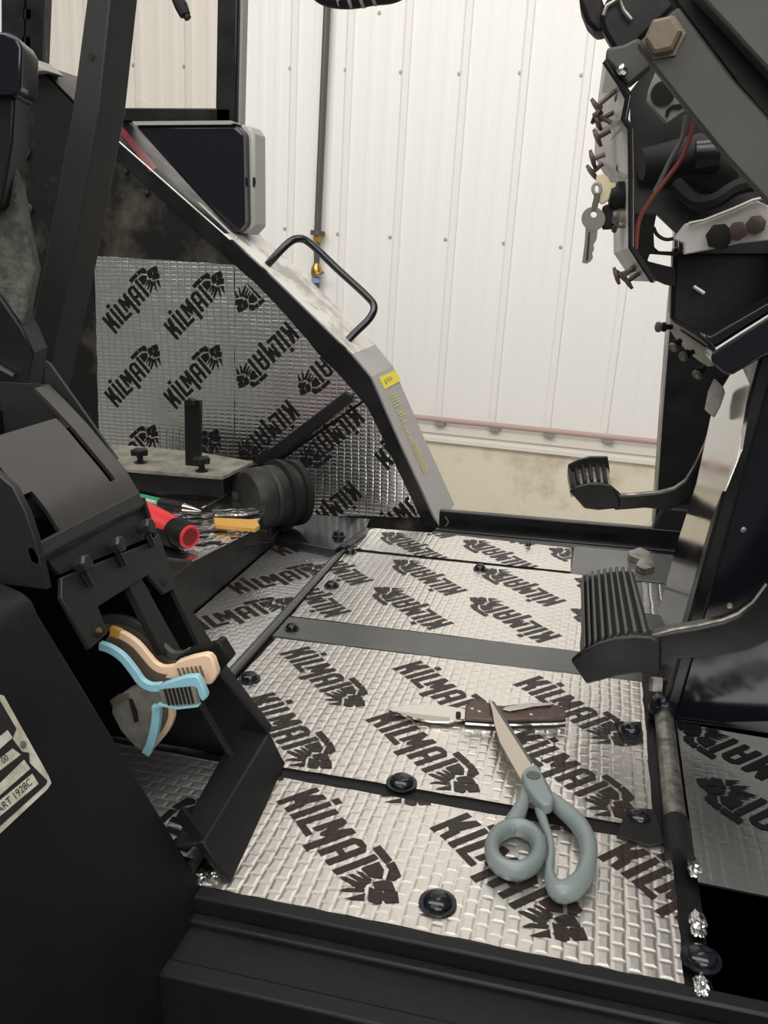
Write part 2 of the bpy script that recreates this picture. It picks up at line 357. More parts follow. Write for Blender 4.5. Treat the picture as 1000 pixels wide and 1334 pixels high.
# ------------------------------------------------------------------ foil mats
LOGO = [
 [(-2.9,-.2),(2.9,.2),(2.3,36),(-3.8,35.6)],[(8.2,1.7),(14.3,2.5),(13.3,16.5),(8,21.5),(1.1,20.4),(1.1,13.6),(6.7,11.6)],[(1.4,20.1),(7.7,36.1),(14.1,36.3),(11.5,18)],
 [(17.7,2),(24.3,2.2),(23.9,35.8),(18,36.4)],[(17.5,38.3),(24.7,38.4),(24.8,44.4),(17.7,44.7)],
 [(27.2,2.5),(28.5,36.1),(35.1,36.1),(33.8,2.2)],[(27.2,2.5),(29.4,7.6),(46.6,7.9),(47.2,2)],
 [(40.3,10.1),(41,35.9),(47,36.5),(45.6,11.5)],[(43.5,36.1),(47.7,36.6),(52.4,24.5),(51,11.5),(48.6,13)],[(51,11.5),(51.8,24.5),(55.4,36),(56.5,30),(56,18)],[(54.8,-4.7),(61.6,-4.3),(61.6,36.7),(55.2,36.2)],
 [(65.2,2.3),(71.6,2.3),(71.9,30.2),(65.9,31.8)],[(65.9,31.8),(70.8,36.2),(78.2,36.2),(77.9,31.6),(71.7,29.9)],[(77.3,2.2),(83.3,2.5),(83.8,32.5),(78.2,36.2),(77.6,31.8)],[(66.1,14.4),(66.2,19.4),(79.4,19),(78.9,14)],
 [(88.6,2.2),(94.7,2.9),(94.8,37),(88.9,36.5)],[(83.3,38.3),(82.9,45),(101,44.6),(102,38.2)],
 [(97.1,3.2),(98.9,7.1),(113.9,15.9),(115.7,10.1)],[(98.3,9.9),(99.2,13),(113.2,20.5),(112.7,15.3)],[(108.7,-3.4),(109.5,3.8),(116.6,13.2),(118.9,11.3)],[(117.3,-3.8),(118.2,1.5),(119.9,11.6),(125.5,7.6)],[(97.6,16.4),(101.1,19.4),(111.5,22.1),(111.2,18.6)],
 [(97.2,20.9),(97.5,35.2),(106.9,34.1),(113.2,29.1),(107.8,21.8)],[(102.7,37.8),(103,44.7),(109.7,43.8),(109,37.9)],[(108.5,36.9),(110.4,43.4),(118.2,41.4),(119.3,34.8),(115.3,30.4)],
 [(113.4,21),(115.3,28.7),(119.5,32.8),(128.5,30.6),(124.3,24.2),(120.1,18.8)],[(125,23.4),(129.5,31.3),(138.6,27),(134.7,18.9),(128.3,19.1)],[(116,16.5),(125,22.4),(132.9,17),(132.8,13.5),(127.2,9.4)]]
def clip(poly, conv):
    out = poly
    for i in range(len(conv)):
        a = conv[i]; b = conv[(i + 1) % len(conv)]
        def ins(p): return (b[0] - a[0]) * (p[1] - a[1]) - (b[1] - a[1]) * (p[0] - a[0]) >= -1e-12
        inp = out; out = []
        for j in range(len(inp)):
            p = inp[j - 1]; q = inp[j]
            if ins(p) != ins(q):
                d1 = (b[0] - a[0]) * (p[1] - a[1]) - (b[1] - a[1]) * (p[0] - a[0]); d2 = (b[0] - a[0]) * (q[1] - a[1]) - (b[1] - a[1]) * (q[0] - a[0])
                t = d1 / (d1 - d2); out.append((p[0] + (q[0] - p[0]) * t, p[1] + (q[1] - p[1]) * t))
            if ins(q): out.append(q)
        if not out: return []
    return out
def foil_mat_sheet(label, origin, ax, ay, poly, tips, ang, scale=1.0, thick=.0022, fm='foil', im='ink', inset=.0006, jag=True, curl=None, name='foil_mat', group='printed foil mats'):
    """poly: convex outline in the sheet's own 2-D frame; tips: start points of the printed words"""
    ax = Vector(ax).normalized(); ay = Vector(ay).normalized(); az = ax.cross(ay)
    A = sum(poly[i][0] * poly[(i + 1) % len(poly)][1] - poly[(i + 1) % len(poly)][0] * poly[i][1] for i in range(len(poly)))
    if A < 0: poly = poly[::-1]
    me_m = M(); edge = []
    for i in range(len(poly)):
        a = Vector(poly[i]); b = Vector(poly[(i + 1) % len(poly)]); L_ = (b - a).length; n = max(1, int(L_ / .012)) if jag else 1
        nn = Vector((b.y - a.y, a.x - b.x)).normalized()
        for k in range(n):
            p = a.lerp(b, k / n); q = p + nn * (random.uniform(-.0007, .0006) if k else 0); edge.append((q.x, q.y))
    H = curl or (lambda x, y: 0)
    n = len(edge); top = [(x, y, thick + H(x, y)) for x, y in edge]; bot = [(x, y, H(x, y)) for x, y in edge]
    me = bpy.data.meshes.new(name)
    if curl:
        # strips so that the sheet can bend
        xs = [p[0] for p in poly]; x0, x1 = min(xs), max(xs); N = 24; vs = []; fs = []
        for k in range(N):
            xa = x0 + (x1 - x0) * k / N; xb = x0 + (x1 - x0) * (k + 1) / N
            c = clip([(p[0], p[1]) for p in poly], [(xa, -9), (xb, -9), (xb, 9), (xa, 9)])
            if len(c) < 3: continue
            s = len(vs); m_ = len(c); vs += [(x, y, thick + H(x, y)) for x, y in c] + [(x, y, H(x, y)) for x, y in c]
            fs += [tuple(range(s, s + m_)), tuple(range(s + 2 * m_ - 1, s + m_ - 1, -1))] + [(s + i, s + m_ + i, s + m_ + (i + 1) % m_, s + (i + 1) % m_) for i in range(m_)]
        me.from_pydata(vs, [], fs)
    else:
        me.from_pydata(top + bot, [], [tuple(range(n)), tuple(range(2 * n - 1, n - 1, -1))] + [(i, i + n, (i + 1) % n + n, (i + 1) % n) for i in range(n)])
    me.materials.append(K[fm]); me.materials.append(K['rubber']); me.update()
    for f in me.polygons: f.material_index = 0 if f.normal.z > .5 else 1
    o = bpy.data.objects.new(name, me); COL.objects.link(o)
    o.matrix_world = Matrix(((ax.x, ay.x, az.x, origin[0]), (ax.y, ay.y, az.y, origin[1]), (ax.z, ay.z, az.z, origin[2]), (0, 0, 0, 1)))
    props(o, label, 'foil mat', group)
    ca, sa = math.cos(ang), math.sin(ang)
    xs = [p[0] for p in poly]; x0, x1 = min(xs), max(xs)
    for (tx, ty) in tips:
        vs = []; fs = []
        for pg in LOGO:
            q = [(tx + (u * ca - v * sa) * .001 * scale, ty + (u * sa + v * ca) * .001 * scale) for u, v in pg]
            q = clip(q, poly)
            if len(q) < 3: continue
            pieces = [q]
            if curl: pieces = [c for c in (clip(q, [(x0 + (x1 - x0) * k / 24, -9), (x0 + (x1 - x0) * (k + 1) / 24, -9), (x0 + (x1 - x0) * (k + 1) / 24, 9), (x0 + (x1 - x0) * k / 24, 9)]) for k in range(24)) if len(c) > 2]
            for c in pieces:
                s = len(vs); vs += [(x, y, thick + .0003 + .00001 * len(fs) + H(x, y)) for x, y in c]; fs.append(tuple(range(s, s + len(c))))
        if not vs: continue
        pm = bpy.data.meshes.new('printed_logo'); pm.from_pydata(vs, [], fs); pm.materials.append(K[im]); pm.update()
        bm = bmesh.new(); bm.from_mesh(pm)
        for f in bm.faces:
            f.normal_update()
            if f.normal.z < 0: f.normal_flip()
        bm.to_mesh(pm); bm.free()
        p = bpy.data.objects.new('printed_logo', pm); COL.objects.link(p); p.parent = o
    return o
D = math.radians
X, Yv, Zv = (1, 0, 0), (0, 1, 0), (0, 0, 1)
def lat(x0, y0, dx, dy, ni, nj): return [(x0 + dx * i, y0 + dy * j) for i in ni for j in nj]
foil_mat_sheet('foil mat nearest the camera, under the scissor handles, with a large dark bolt', (0, 0, -.001), X, Yv,
    [(-.243, .437), (.079, .437), (.079, .566), (-.240, .569)], lat(-.2185, .536, .1235, .109, range(-1, 4), range(0, 2)), D(-45))
foil_mat_sheet('large foil mat in the middle of the floor, under the folding knife and scissor blades', (0, 0, -.001), X, Yv,
    [(-.335, .600), (-.236, .583), (.068, .583), (.066, .819), (-.328, .815)], lat(-.309, .777, .1255, .105, range(0, 4), range(-1, 1)), D(-45))
foil_mat_sheet('second foil mat from the far sill, between the grey crossbar and the narrow strip', (0, 0, -.001), X, Yv,
    [(-.333, .876), (.003, .873), (-.002, 1.109), (-.335, 1.113)], lat(-.269, 1.015, .1245, -.105, range(-0, 4), range(0, 2)), D(135))
foil_mat_sheet('narrow foil strip against the far sill, farthest of the floor mats', (0, 0, -.001), X, Yv,
    [(-.335, 1.124), (-.018, 1.118), (-.022, 1.216), (-.225, 1.228), (-.330, 1.224)], lat(-.191 - .1245 * 0, 1.128, .127, .105, range(-1, 4), range(0, 2)), D(135))
foil_mat_sheet('foil mat left of the seam bead, beside the dark tool tray', (0, 0, -.001), X, Yv,
    [(-.4445, .700), (-.348, .700), (-.348, 1.112), (-.4445, 1.16)], [(-.4158, .9221), (-.413, 1.068), (-.424, .796), (-.376, .62)], D(50), scale=1.08, fm='foile')
foil_mat_sheet('small dark foil mat inside the lever console, below the lever arms', (0, 0, -.001), X, Yv,
    [(-.40, .445), (-.246, .445), (-.25, .575), (-.40, .58)], [(-.36, .40), (-.27, .40)], D(80), fm='foile', im='inkd')
# mats on the fender wall (sheet frame: x = world x, y = world z, facing the camera)
YM = YP - .0005
def wallsheet(label, px_poly, px_tips, ang, sc=.97, dy=0):
    q = [(p.x, p.z) for p in pts(('y', YM - dy), px_poly)]; t = [(p.x, p.z) for p in pts(('y', YM - dy), px_tips)]
    return foil_mat_sheet(label, (0, YM - dy, 0), X, Zv, q, t, ang, scale=sc, fm='foilh', im='inkh')
wallsheet('large square foil mat on the fender wall, leftmost, standing behind the upright bar', [(124, 333), (306, 345), (306, 612), (130, 585)],
    [(153, 434), (233, 442), (155, 530), (232, 532), (154, 629), (232, 636)], D(42.5))
wallsheet('fender wall foil mat right of the square one, cut along the black slanting rim', [(306.5, 345), (354, 388), (420, 466), (474, 520), (362, 598), (306.5, 612)],
    [(371, 419), (372, 521), (455, 427), (371, 314), (456, 528)], D(222.5))
wallsheet('foil mat on the fender wall below the diagonal bar, beside the black bellows', [(378, 592), (474, 524), (481, 534), (481, 672), (362, 671), (362, 604)],
    [(456, 528), (453, 627), (371, 521)], D(222.5), dy=.0005)
wallsheet('narrow triangular foil mat in the lower corner of the fender wall', [(481.5, 530), (500, 572), (535, 638), (550, 674), (481.5, 672)],
    [(507, 611), (506, 702)], D(42.5))
# toe board mat at right
pF = ('n', (.094, .52, .002), (-.42, 0, 1))
def curlF(x, y): return .25 * max(0, x) ** 2
axF = Vector((1, 0, .0)).normalized()
fF = [(0, 0), (.20, -.012), (.20, .19), (0, .215)]
tpF = []
for e in [(.0, .212), (.010, .125), (.115, .23), (.11, .13)]: tpF.append((e[0] + .116, e[1] - .079))
foil_mat_sheet('smooth dark foil mat at the right edge beside the worn pipe, before the steering cowl', (.094, .525, .004), axF, Yv, fF, tpF, D(135), curl=curlF, thick=.0016, fm='foild', im='inkd')
foil_mat_sheet('small ribbed foil piece behind the large pedal, at the cowl foot', (0, 0, -.001), X, Yv, [(.075, 1.0), (.11, 1.0), (.115, 1.105), (.075, 1.105)], [], 0, fm='foilh')

# toe board below that mat, gutter, tape, scraps
tb = M(); tb.prism([(.094, .437, -.003), (.40, .437, -.003), (.40, .76, -.003), (.094, .76, -.003)], (0, 0, -.02)); single('floor_board', tb, K['satin'], 'flat black floor board at the lower right edge, carrying the smooth dark foil mat', 'board', bevel=.002)
gt = M().tube([(.0835, .590, .004), (.0835, .748, .004)], .0085, 14); single('worn_pipe', gt, K['scratch'], 'worn bare metal pipe lying along the right edge of the floor mats', 'pipe')
tp = M(); tp.tube([(.0835, .548, .003), (.0835, .590, .004)], [.0105, .0102], 14); single('black_tape_sleeve', tp, K['rubber'], 'black sleeve on the near end of the worn metal pipe', 'sleeve')
kn = thing('hose_fitting', 'dark knobbly fitting at the far end of the worn pipe, below the large pedal', 'fitting', (.083, .77, 0))
build('collar', M().lathe((.083, .748, .006), (0, 1, 0), [(0, .010), (.004, .013), (.012, .014), (.016, .009), (.030, .009)], 12), K['gloss'], kn)
build('nut', M().lathe((.080, .79, .008), (0, .5, 1), [(0, .009), (.012, .009), (.014, .006)], 6), K['scratch'], kn)
tab = slab(('z', .004), [(803, 1088), (812, 1063), (826, 1052), (852, 1054), (866, 1098), (845, 1101)], (0, 0, -.003)); single('bolt_tab', tab, K['rubber'], 'black steel tab with a bolt across the seam between two floor mats', 'tab', bevel=.0006)
t2 = slab(('z', .003), [(800, 940), (835, 940), (838, 966), (812, 966)], (0, 0, -.003)); single('bolt_tab', t2, K['rubber'], 'small black steel tab under the bolt near the knife handle end', 'tab', bevel=.0006)
def scrap(px, py, r, label, zz=.004):
    c = hit(px, py, ('z', zz)); bm = bmesh.new(); bmesh.ops.create_icosphere(bm, subdivisions=3, radius=1)
    vs = []; rr = random.Random(int(px * 7 + py))
    for v in bm.verts:
        k = .62 + .5 * rr.random(); vs.append(c + Vector((v.co.x * r * k * .8, v.co.y * r * k * 1.6, v.co.z * r * k * .45)))
    fs = [tuple(v.index for v in f.verts) for f in bm.faces]; bm.free()
    single('foil_scrap', M().add(vs, fs), K['foilcrumple'], label, 'foil scrap', 'crumpled foil scraps', smooth=False)
scrap(904, 1130, .007, 'crumpled foil scrap at the near left corner of the smooth dark foil mat')
scrap(909, 1204, .0075, 'crumpled foil scrap just above the round washer at lower right')
scrap(913, 1283, .006, 'crumpled foil scrap just below the round washer at lower right')
scrap(872, 945, .005, 'tiny foil scrap between the worn pipe and the smooth dark foil mat')
scrap(285, 1130, .006, 'crumpled foil scrap at the foot of the lever console, near corner')
scrap(262, 1142, .006, 'crumpled foil scrap in the near left corner beside the seat pedestal')

# =================================================================== FENDER WALL
fen = thing('fender', 'black and grey wheel fender with slanting rim on the far left of the cab', 'fender', (-.6, YP, 0))
outl = [(-60, 70), (20, 76), (47, 82), (95, 131), (345, 353), (455, 461), (482, 492), (526, 592), (571, 690), (560, 700), (-60, 720)]
build('side_sheet', slab(('y', YP), outl, (0, .006, 0)), K['dirty'], fen)
top_f = pts(('y', YP), [(47, 82), (95, 131), (345, 353), (457, 462)]); dd = Vector((0, .155, 0))
mm = M(); mm.loft(top_f[:3], [p + dd for p in top_f[:3]], (0, 0, -.004)); a_, b_ = top_f[1], top_f[2]
p1 = a_.lerp(b_, .78)
mm = M(); mm.loft([top_f[0], a_, p1], [top_f[0] + dd, a_ + dd, p1 + dd], (0, 0, -.004)); build('top_sheet', mm, K['paint'], fen)
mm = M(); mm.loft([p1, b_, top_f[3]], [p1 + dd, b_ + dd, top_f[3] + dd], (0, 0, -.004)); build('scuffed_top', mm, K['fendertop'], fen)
ends = pts(('y', YP + .002), [(457, 462), (482, 492), (526, 592), (571, 690)])
mm = M(); mm.loft(ends, [p + Vector((0, .15, 0)) for p in ends], (-.004, 0, -.001)); ep = build('end_plate', mm, K['grey'], fen)
# black rim bar
outer = [(300, 312), (345, 353), (457, 462), (482, 492), (526, 592), (571, 690)]; inner = [(290, 326), (354, 391), (424, 468), (479, 531), (505, 585), (552, 684)]
oo = pts(('y', YP - .010), outer); ii = pts(('y', YP - .010), inner); mm = M(); mm.loft(oo, ii, (0, .0095, 0)); build('rim_bar', mm, K['paint'], fen)
mm = M(); e0 = pts(('y', YP - .004), [(100, 137), (300, 313)]); mm.tube([e0[0], e0[1]], .0017, 6); build('highlight_edge', mm, K['chrome'], fen)  # chrome tube stands in for the highlight on the top sheet's front edge
build('edge_flange', slab(('y', YP - .004), [(97, 134), (300, 316), (290, 330), (90, 150)], (0, .004, 0)), K['paint'], fen)
build('edge_cap', slab(('y', YP - .02), [(25, 77), (42, 76), (60, 92), (38, 94), (24, 93)], (0, .05, 0)), K['midgrey'], fen, bevel=.002)
# red stripe and pale streak on the slanted top
nT = (b_ - a_).cross(dd).normalized(); nT = nT if nT.z > 0 else -nT; pT = ('n', tuple(a_ + nT * .0012), tuple(nT))
build('red_lens_strip', slab(pT, [(137, 146), (152, 156), (205, 218), (196, 224)], -nT * .001), K['redbar'], fen)
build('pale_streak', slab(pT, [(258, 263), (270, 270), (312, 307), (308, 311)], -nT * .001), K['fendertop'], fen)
# warning label and the small print, on the end plate
pE = ends; nE = (pE[3] - pE[1]).cross(Vector((0, 1, 0))).normalized(); nE = nE if nE.x > 0 else -nE
PE = ('n', tuple(pE[1] + nE * .0012), tuple(nE))
lb = build('warning_label', slab(PE, cr(480, 470, 8.333, [(118, 180), (290, 98), (352, 215), (180, 308)]), -nE * .0009), K['yellow'], ep)
PE2 = ('n', tuple(pE[1] + nE * .0014), tuple(nE))
def text_obj(txt, name, origin, du, dv, height, mt, parent, bold=0):
    cu = bpy.data.curves.new('t', 'FONT'); cu.body = txt; cu.size = 1; cu.offset = bold; tmp = bpy.data.objects.new('t', cu); COL.objects.link(tmp)
    dg = bpy.context.evaluated_depsgraph_get(); dg.update(); me = bpy.data.meshes.new_from_object(tmp.evaluated_get(dg)); bpy.data.objects.remove(tmp)
    A = np.array([v.co[:] for v in me.vertices]); fs = [tuple(p.vertices) for p in me.polygons]; mn = A.min(0); mx_ = A.max(0); h = mx_[1] - mn[1]
    vs = [Vector(origin) + Vector(du) * ((a[0] - mn[0]) / h) * height + Vector(dv) * ((a[1] - mn[1]) / h) * height for a in A]
    bpy.data.meshes.remove(me); nn = Vector(du).cross(Vector(dv)).normalized() * .0002
    mm = M().add([v + nn for v in vs], fs); return build(name, mm, mt, parent, smooth=False)
c4 = pts(PE2, cr(480, 470, 8.333, [(190, 270), (330, 200), (160, 190)])); du = (c4[1] - c4[0]).normalized(); dv = (nE.cross(du)).normalized()
K['labelink'] = mat('dark_orange_ink', (.45, .22, .02), .6)
mm = M(); tri = [c4[0] + dv * .002, c4[0] + du * .010 + dv * .002, c4[0] + du * .005 + dv * .012]; mm.add([p + nE * .0002 for p in tri], [(0, 1, 2)])
text_obj('CAUTION', 'label_text', c4[0] + du * .012 + dv * .004, du * .85, dv, .007, K['labelink'], ep)
mm.f; build('warning_triangle', mm, K['labelink'], ep, smooth=False)
rows = [(0, 17), (9, 18), (18, 18), (27, 20), (37, 20), (50, 5), (62, 17), (71, 17), (80, 5), (92, 17), (102, 5), (112, 8), (122, 8), (132, 17), (142, 8), (153, 8), (165, 17), (173, 17), (182, 17), (191, 18), (200, 18), (209, 18), (218, 12), (228, 12), (238, 17), (247, 17), (256, 17), (265, 14)]
mm = M()
for s_, ln in rows:
    t = s_ / 265.0; x0 = 480 + (232 + (600 - 232) * t) / 8.333; y0 = 470 + (375 + (1225 - 375) * t) / 8.333
    p0 = hit(x0, y0, PE2); p1_ = p0 + du * ln * .0021
    sd = (pE[3] - pE[1]).normalized() * .0016; mm.prism([p0, p1_, p1_ + sd, p0 + sd], nE * .0002)
build('small_print_lines', mm, K['yellowprint'], ep, smooth=False)
# bolts on the black sheet
for (px, py, r) in [(33, 198, .011), (39, 272, .008), (44, 122, .004), (165, 224, .004), (192, 252, .004)]:
    c = hit(px, py, ('y', YP)); build('bolt', M().lathe(c, (0, -1, 0), [(0, r), (.004, r), (.006, r * .6)], 10), K['dusty'], fen)
# diagonal channel and grab handle
dc = slab(('y', YP - .016), [(449, 510), (460, 517), (458, 523), (372, 590), (345, 607), (328, 603)], (0, .0125, 0)); single('diagonal_bar', dc, K['satin'], 'black bar running diagonally across the foil mats on the fender wall', 'bar', bevel=.002)
gh = smooth_path([hit(341, 354, ('y', 1.34)), hit(352, 341, ('y', 1.34)), hit(374, 318, ('y', 1.35)), hit(388, 311, ('y', 1.36)), hit(404, 317, ('y', 1.37)), hit(440, 351, ('y', 1.38)), hit(478, 386, ('y', 1.385)), hit(487, 400, ('y', 1.38)), hit(481, 415, ('y', 1.37)), hit(462, 434, ('y', 1.36)), hit(447, 450, ('y', 1.35))], 5)
single('grab_handle', M().tube(gh, .0062, 12), K['gloss'], 'black bent tube grab handle on top of the slanted fender', 'handle')

# window frame and pane behind the fender
win = thing('window_1', None, None, (-.75, 1.44, .62)); props(win, kind='structure')
YW = 1.44
for pg in ([(2, -150), (32, -150), (31, 78), (2, 78)], [(37, -150), (64, -150), (55, 82), (33, 82)], [(30, 12), (40, 12), (40, 25), (30, 25)], [(29, 48), (39, 48), (39, 62), (29, 62)]):
    build('window_post', slab(('y', YW), pg, (0, .02, 0)), K['paint'], win)
build('window_post', slab(('y', YW - .03), [(285, -150), (312, -150), (307, 160), (280, 160)], (0, .035, 0)), K['paint'], win, bevel=.003)
build('edge_seal', slab(('y', YW - .02), [(314, -150), (320, -150), (313, 162), (308, 162)], (0, .02, 0)), K['midgrey'], win)
build('bottom_rail', slab(('y', YW - .03), [(136, 140), (300, 141), (300, 159), (163, 158)], (0, .035, 0)), K['paint'], win, bevel=.002)
build('pane', slab(('y', YW + .006), [(60, -150), (286, -150), (283, 143), (60, 143)], (0, .003, 0)), K['glass'], win)
# corner box
cbx = thing('corner_box', 'glossy black corner box hanging below the window rail at the top of the fender', 'box', hit(300, 300, ('y', 1.30)))
build('face', slab(('y', 1.335), [(174, 163), (304, 161), (316, 172), (319, 292), (309, 303), (299, 302)], (0, .03, 0)), K['gloss'], cbx, bevel=.006, seg=3)
build('side_cover', slab(('y', 1.36), [(310, 162), (324, 163), (331, 174), (332, 294), (322, 305), (306, 303)], (0, .05, 0)), K['grey'], cbx, bevel=.004)
build('side_hole', slab(('y', 1.3595), cr(0, 0, 1, [(329, 231), (332, 231), (333, 237), (332, 243), (329, 243)]), (0, .001, 0)), K['slot'], cbx)
build('top_seal', slab(('y', 1.33), [(172, 158), (300, 157), (305, 160), (300, 162), (176, 163)], (0, .03, 0)), K['midgrey'], cbx)
hs = thing('wiper_arm', 'short black rubber hose end hanging at the top of the window', 'hose', hit(240, 25, ('y', 1.40)))
build('arm', M().tube(pts(('y', 1.40), [(226, -60), (229, -5), (236, 8), (241, 20)]), [.008, .009, .011, .009], 10), K['rubber'], hs)
build('tip', M().tube(pts(('y', 1.40), [(241, 18), (245, 24)]), .006, 8), K['rubber'], hs)
sp = smooth_path(pts(('y', 1.15), [(405, -26), (420, -9), (440, -3), (462, -3), (485, -7), (510, -10), (530, -20)]), 6)
spo = thing('wrapped_cable', 'black cable wrapped in a pale spiral, sagging into view at the top edge', 'cable', hit(460, 5, ('y', 1.15)))
build('cable', M().tube(sp, .0125, 12), K['rubber'], spo)
for k in range(4, len(sp) - 9, 4):
    build('spiral_wrap', M().tube([sp[k] + Vector((0, 0, 0)), sp[k] + Vector((.004, 0, .0008))], .0133, 12), K['midgrey'], spo)

# =================================================================== LEFT SIDE: post, seat
po = thing('roof_post', 'black square steel post slanting down across the upper left', 'post', hit(35, 530, ('y', .80)))
build('post', slab(('y', .80), [(121, -60), (150, -60), (130, 140), (95, 335), (52, 540), (18, 540), (58, 340), (96, 130)], (.004, .040, 0)), K['postpaint'], po, bevel=.002)
c = hit(119, 73, ('y', .7995)); build('bolt_hole', M().lathe(c, (0, -1, 0), [(-.001, .0032), (.0006, .0032)], 10), K['slot'], po)
se = thing('seat', 'operator seat edge at the far left with black armrest and worn grey green cloth', 'seat', hit(20, 500, ('y', .72)))
build('armrest', slab(('y', .66), [(-80, 38), (8, 41), (22, 47), (29, 62), (27, 118), (20, 124), (-80, 124)], (-.02, .05, 0)), K['gloss'], se, bevel=.007, seg=4)
build('side_shell', slab(('y', .67), [(-80, 118), (20, 118), (16, 186), (2, 270), (-80, 300)], (-.02, .05, 0)), K['satin'], se, bevel=.003)
build('cushion', slab(('y', .69), [(-80, 180), (15, 184), (24, 232), (34, 290), (47, 352), (31, 430), (16, 415), (-80, 320)], (-.03, .05, 0)), K['fabric'], se, bevel=.006, seg=3)
build('seat_rail', slab(('y', .685), [(-80, 330), (0, 385), (30, 428), (44, 460), (26, 555), (-80, 560)], (-.02, .05, 0)), K['satin'], se, bevel=.003)
build('bright_trim', slab(('y', .68), [(-80, 455), (0, 476), (18, 487), (17, 491), (-2, 481), (-80, 461)], (0, .003, 0)), K['chrome'], se)

# =================================================================== LEVER CONSOLE
con = thing('lever_console', 'black sloping lever console with bolted plate and slotted hood on the left', 'console', (-.30, .52, 0))
def xz(y0, y1, poly): return M().prism([(x, y0, z) for x, z in poly], (0, y1 - y0, 0))
NS = (.125, 0, .05); SP = ('n', (-.355, 0, .225), NS); SPn = Vector(NS).normalized()
SP2 = ('n', (-.354, 0, .2275), NS)
# hood (curved quadrant plate), built in strips following its curve along x-z
hood = [(-.3525, .228), (-.362, .2445), (-.3725, .2575), (-.384, .2705), (-.394, .282), (-.404, .292), (-.414, .302), (-.426, .313)]
hoodS = [(p.x, p.y) for p in smooth_path([(a, b, 0) for a, b in hood], 4)]
def hoodstrip(y0, y1, i0=0, i1=7):
    q = hoodS[i0 * 4:i1 * 4 + 1]; inn = [(x - .0022, z - .0022) for x, z in q]; n = len(q)
    vs = [(x, y0, z) for x, z in q] + [(x, y1, z) for x, z in q] + [(x, y0, z) for x, z in inn] + [(x, y1, z) for x, z in inn]; fs = []
    for i in range(n - 1):
        fs += [(i, i + 1, n + i + 1, n + i), (2 * n + i, 3 * n + i, 3 * n + i + 1, 2 * n + i + 1), (i, 2 * n + i, 2 * n + i + 1, i + 1), (n + i, n + i + 1, 3 * n + i + 1, 3 * n + i)]
    fs += [(0, n, 3 * n, 2 * n), (n - 1, 3 * n - 1, 4 * n - 1, 2 * n - 1)]
    return M().add(vs, fs)
build('hood', hoodstrip(.478, .566, 2, 5), K['hoodpaint'], con)
build('hood', hoodstrip(.487, .566, 0, 2), K['hoodpaint'], con)
build('hood', hoodstrip(.574, .592, 0, 7), K['hoodpaint'], con)
build('hood', hoodstrip(.566, .574, 0, 1), K['hoodpaint'], con)
build('hood_side', xz(.589, .593, hood + [(-.47, .313), (-.47, .20), (-.36, .20)]), K['console'], con)
build('hood_edge', xz(.455, .461, [(-.350, .236), (-.3545, .254), (-.362, .270), (-.374, .279), (-.45, .279), (-.45, .20), (-.345, .20)]), K['console'], con, bevel=.001)
build('rear_gusset', slab(('y', .600), [(58, 470), (64, 474), (152, 598), (140, 612), (60, 540)], (0, .003, 0)), K['console'], con)
build('dark_liner', M().prism([(-.398, .462, .284), (-.405, .462, .290), (-.405, .590, .290), (-.398, .590, .284)], (-.04, 0, -.06)), K['slot'], con)
build('fold', xz(.455, .590, [(-.352, .231), (-.3575, .229), (-.3555, .219), (-.349, .217), (-.3475, .222)]), K['console'], con, bevel=.0012)
pnl = [(48, 716), (184, 652), (208, 700), (228, 765), (212, 774), (192, 749), (128, 790), (141, 824), (117, 846), (80, 779)]
build('bolt_plate', slab(SP, [(48, 712), (184, 650), (206, 695), (79, 748), (70, 740)], -SPn * .004), K['console'], con)
build('front_plate', slab(SP2, [(80, 752), (196, 706), (207, 694), (230, 765), (214, 774), (193, 749), (128, 790), (141, 824), (117, 846), (80, 779)], -SPn * .004), K['console'], con, bevel=.0008)
build('divider_bar', slab(SP, [(168, 764), (184, 753), (218, 815), (238, 850), (212, 852)], -SPn * .006), K['console'], con)
build('far_rail', slab(SP2, [(225, 767), (230, 763), (292, 862), (354, 945), (348, 960), (322, 952), (322, 940), (262, 845)], -SPn * .004), K['console'], con)
build('far_wall', xz(.590, .594, [(-.349, .225), (-.328, .145), (-.305, .093), (-.250, .030), (-.236, 0), (-.47, 0), (-.47, .225)]), K['paint'], con)
build('back_wall', xz(.448, .592, [(-.475, 0), (-.470, 0), (-.470, .29), (-.475, .29)]), K['paint'], con)
build('foot_plate', M().prism([(-.2475, .590, .026), (-.236, .444, .032), (-.217, .444, .001), (-.2315, .590, .0)], (-.006, 0, -.002)), K['satin'], con, bevel=.0015)
build('foot_ledge', M().prism([(-.2475, .590, .026), (-.236, .444, .032), (-.262, .444, .020), (-.275, .590, .028)], (0, 0, -.003)), K['satin'], con, bevel=.001)
build('near_rail', slab(('y', .447), [(236, 1052), (266, 1094), (300, 1153), (290, 1148), (262, 1110), (228, 1066)], (0, .003, 0)), K['satin'], con)
build('link_rod', M().tube(pts(('y', .55), [(258, 912), (280, 950), (303, 987)]), .0028, 8), K['rubber'], con)
for (px, py) in [(98, 738), (143, 713), (182, 689)]:
    c = hit(px, py, SP); b = build('bolt', M().lathe(c + SPn * .001, SPn, [(0, .0045), (.004, .0045), (.0042, .0066), (.0095, .0066), (.0112, .0048)], 6), K['console'], con)
    build('shank', M().tube([c + Vector((.006, 0, -.004)), c + Vector((.010, .001, -.014))], .0028, 8), K['paint'], b)
for (px, py, r) in [(127, 820, .0055), (213, 757, .0042), (324, 949, .004)]:
    c = hit(px, py, SP2); build('bolt_hole', M().lathe(c - SPn * .002, SPn, [(0, r), (.0026, r), (.0028, r * .9)], 12), K['slot'], con)
c = hit(126, 822, SP2); build('pin', M().lathe(c, SPn, [(0, .002), (.003, .002)], 8), K['brass'], con)
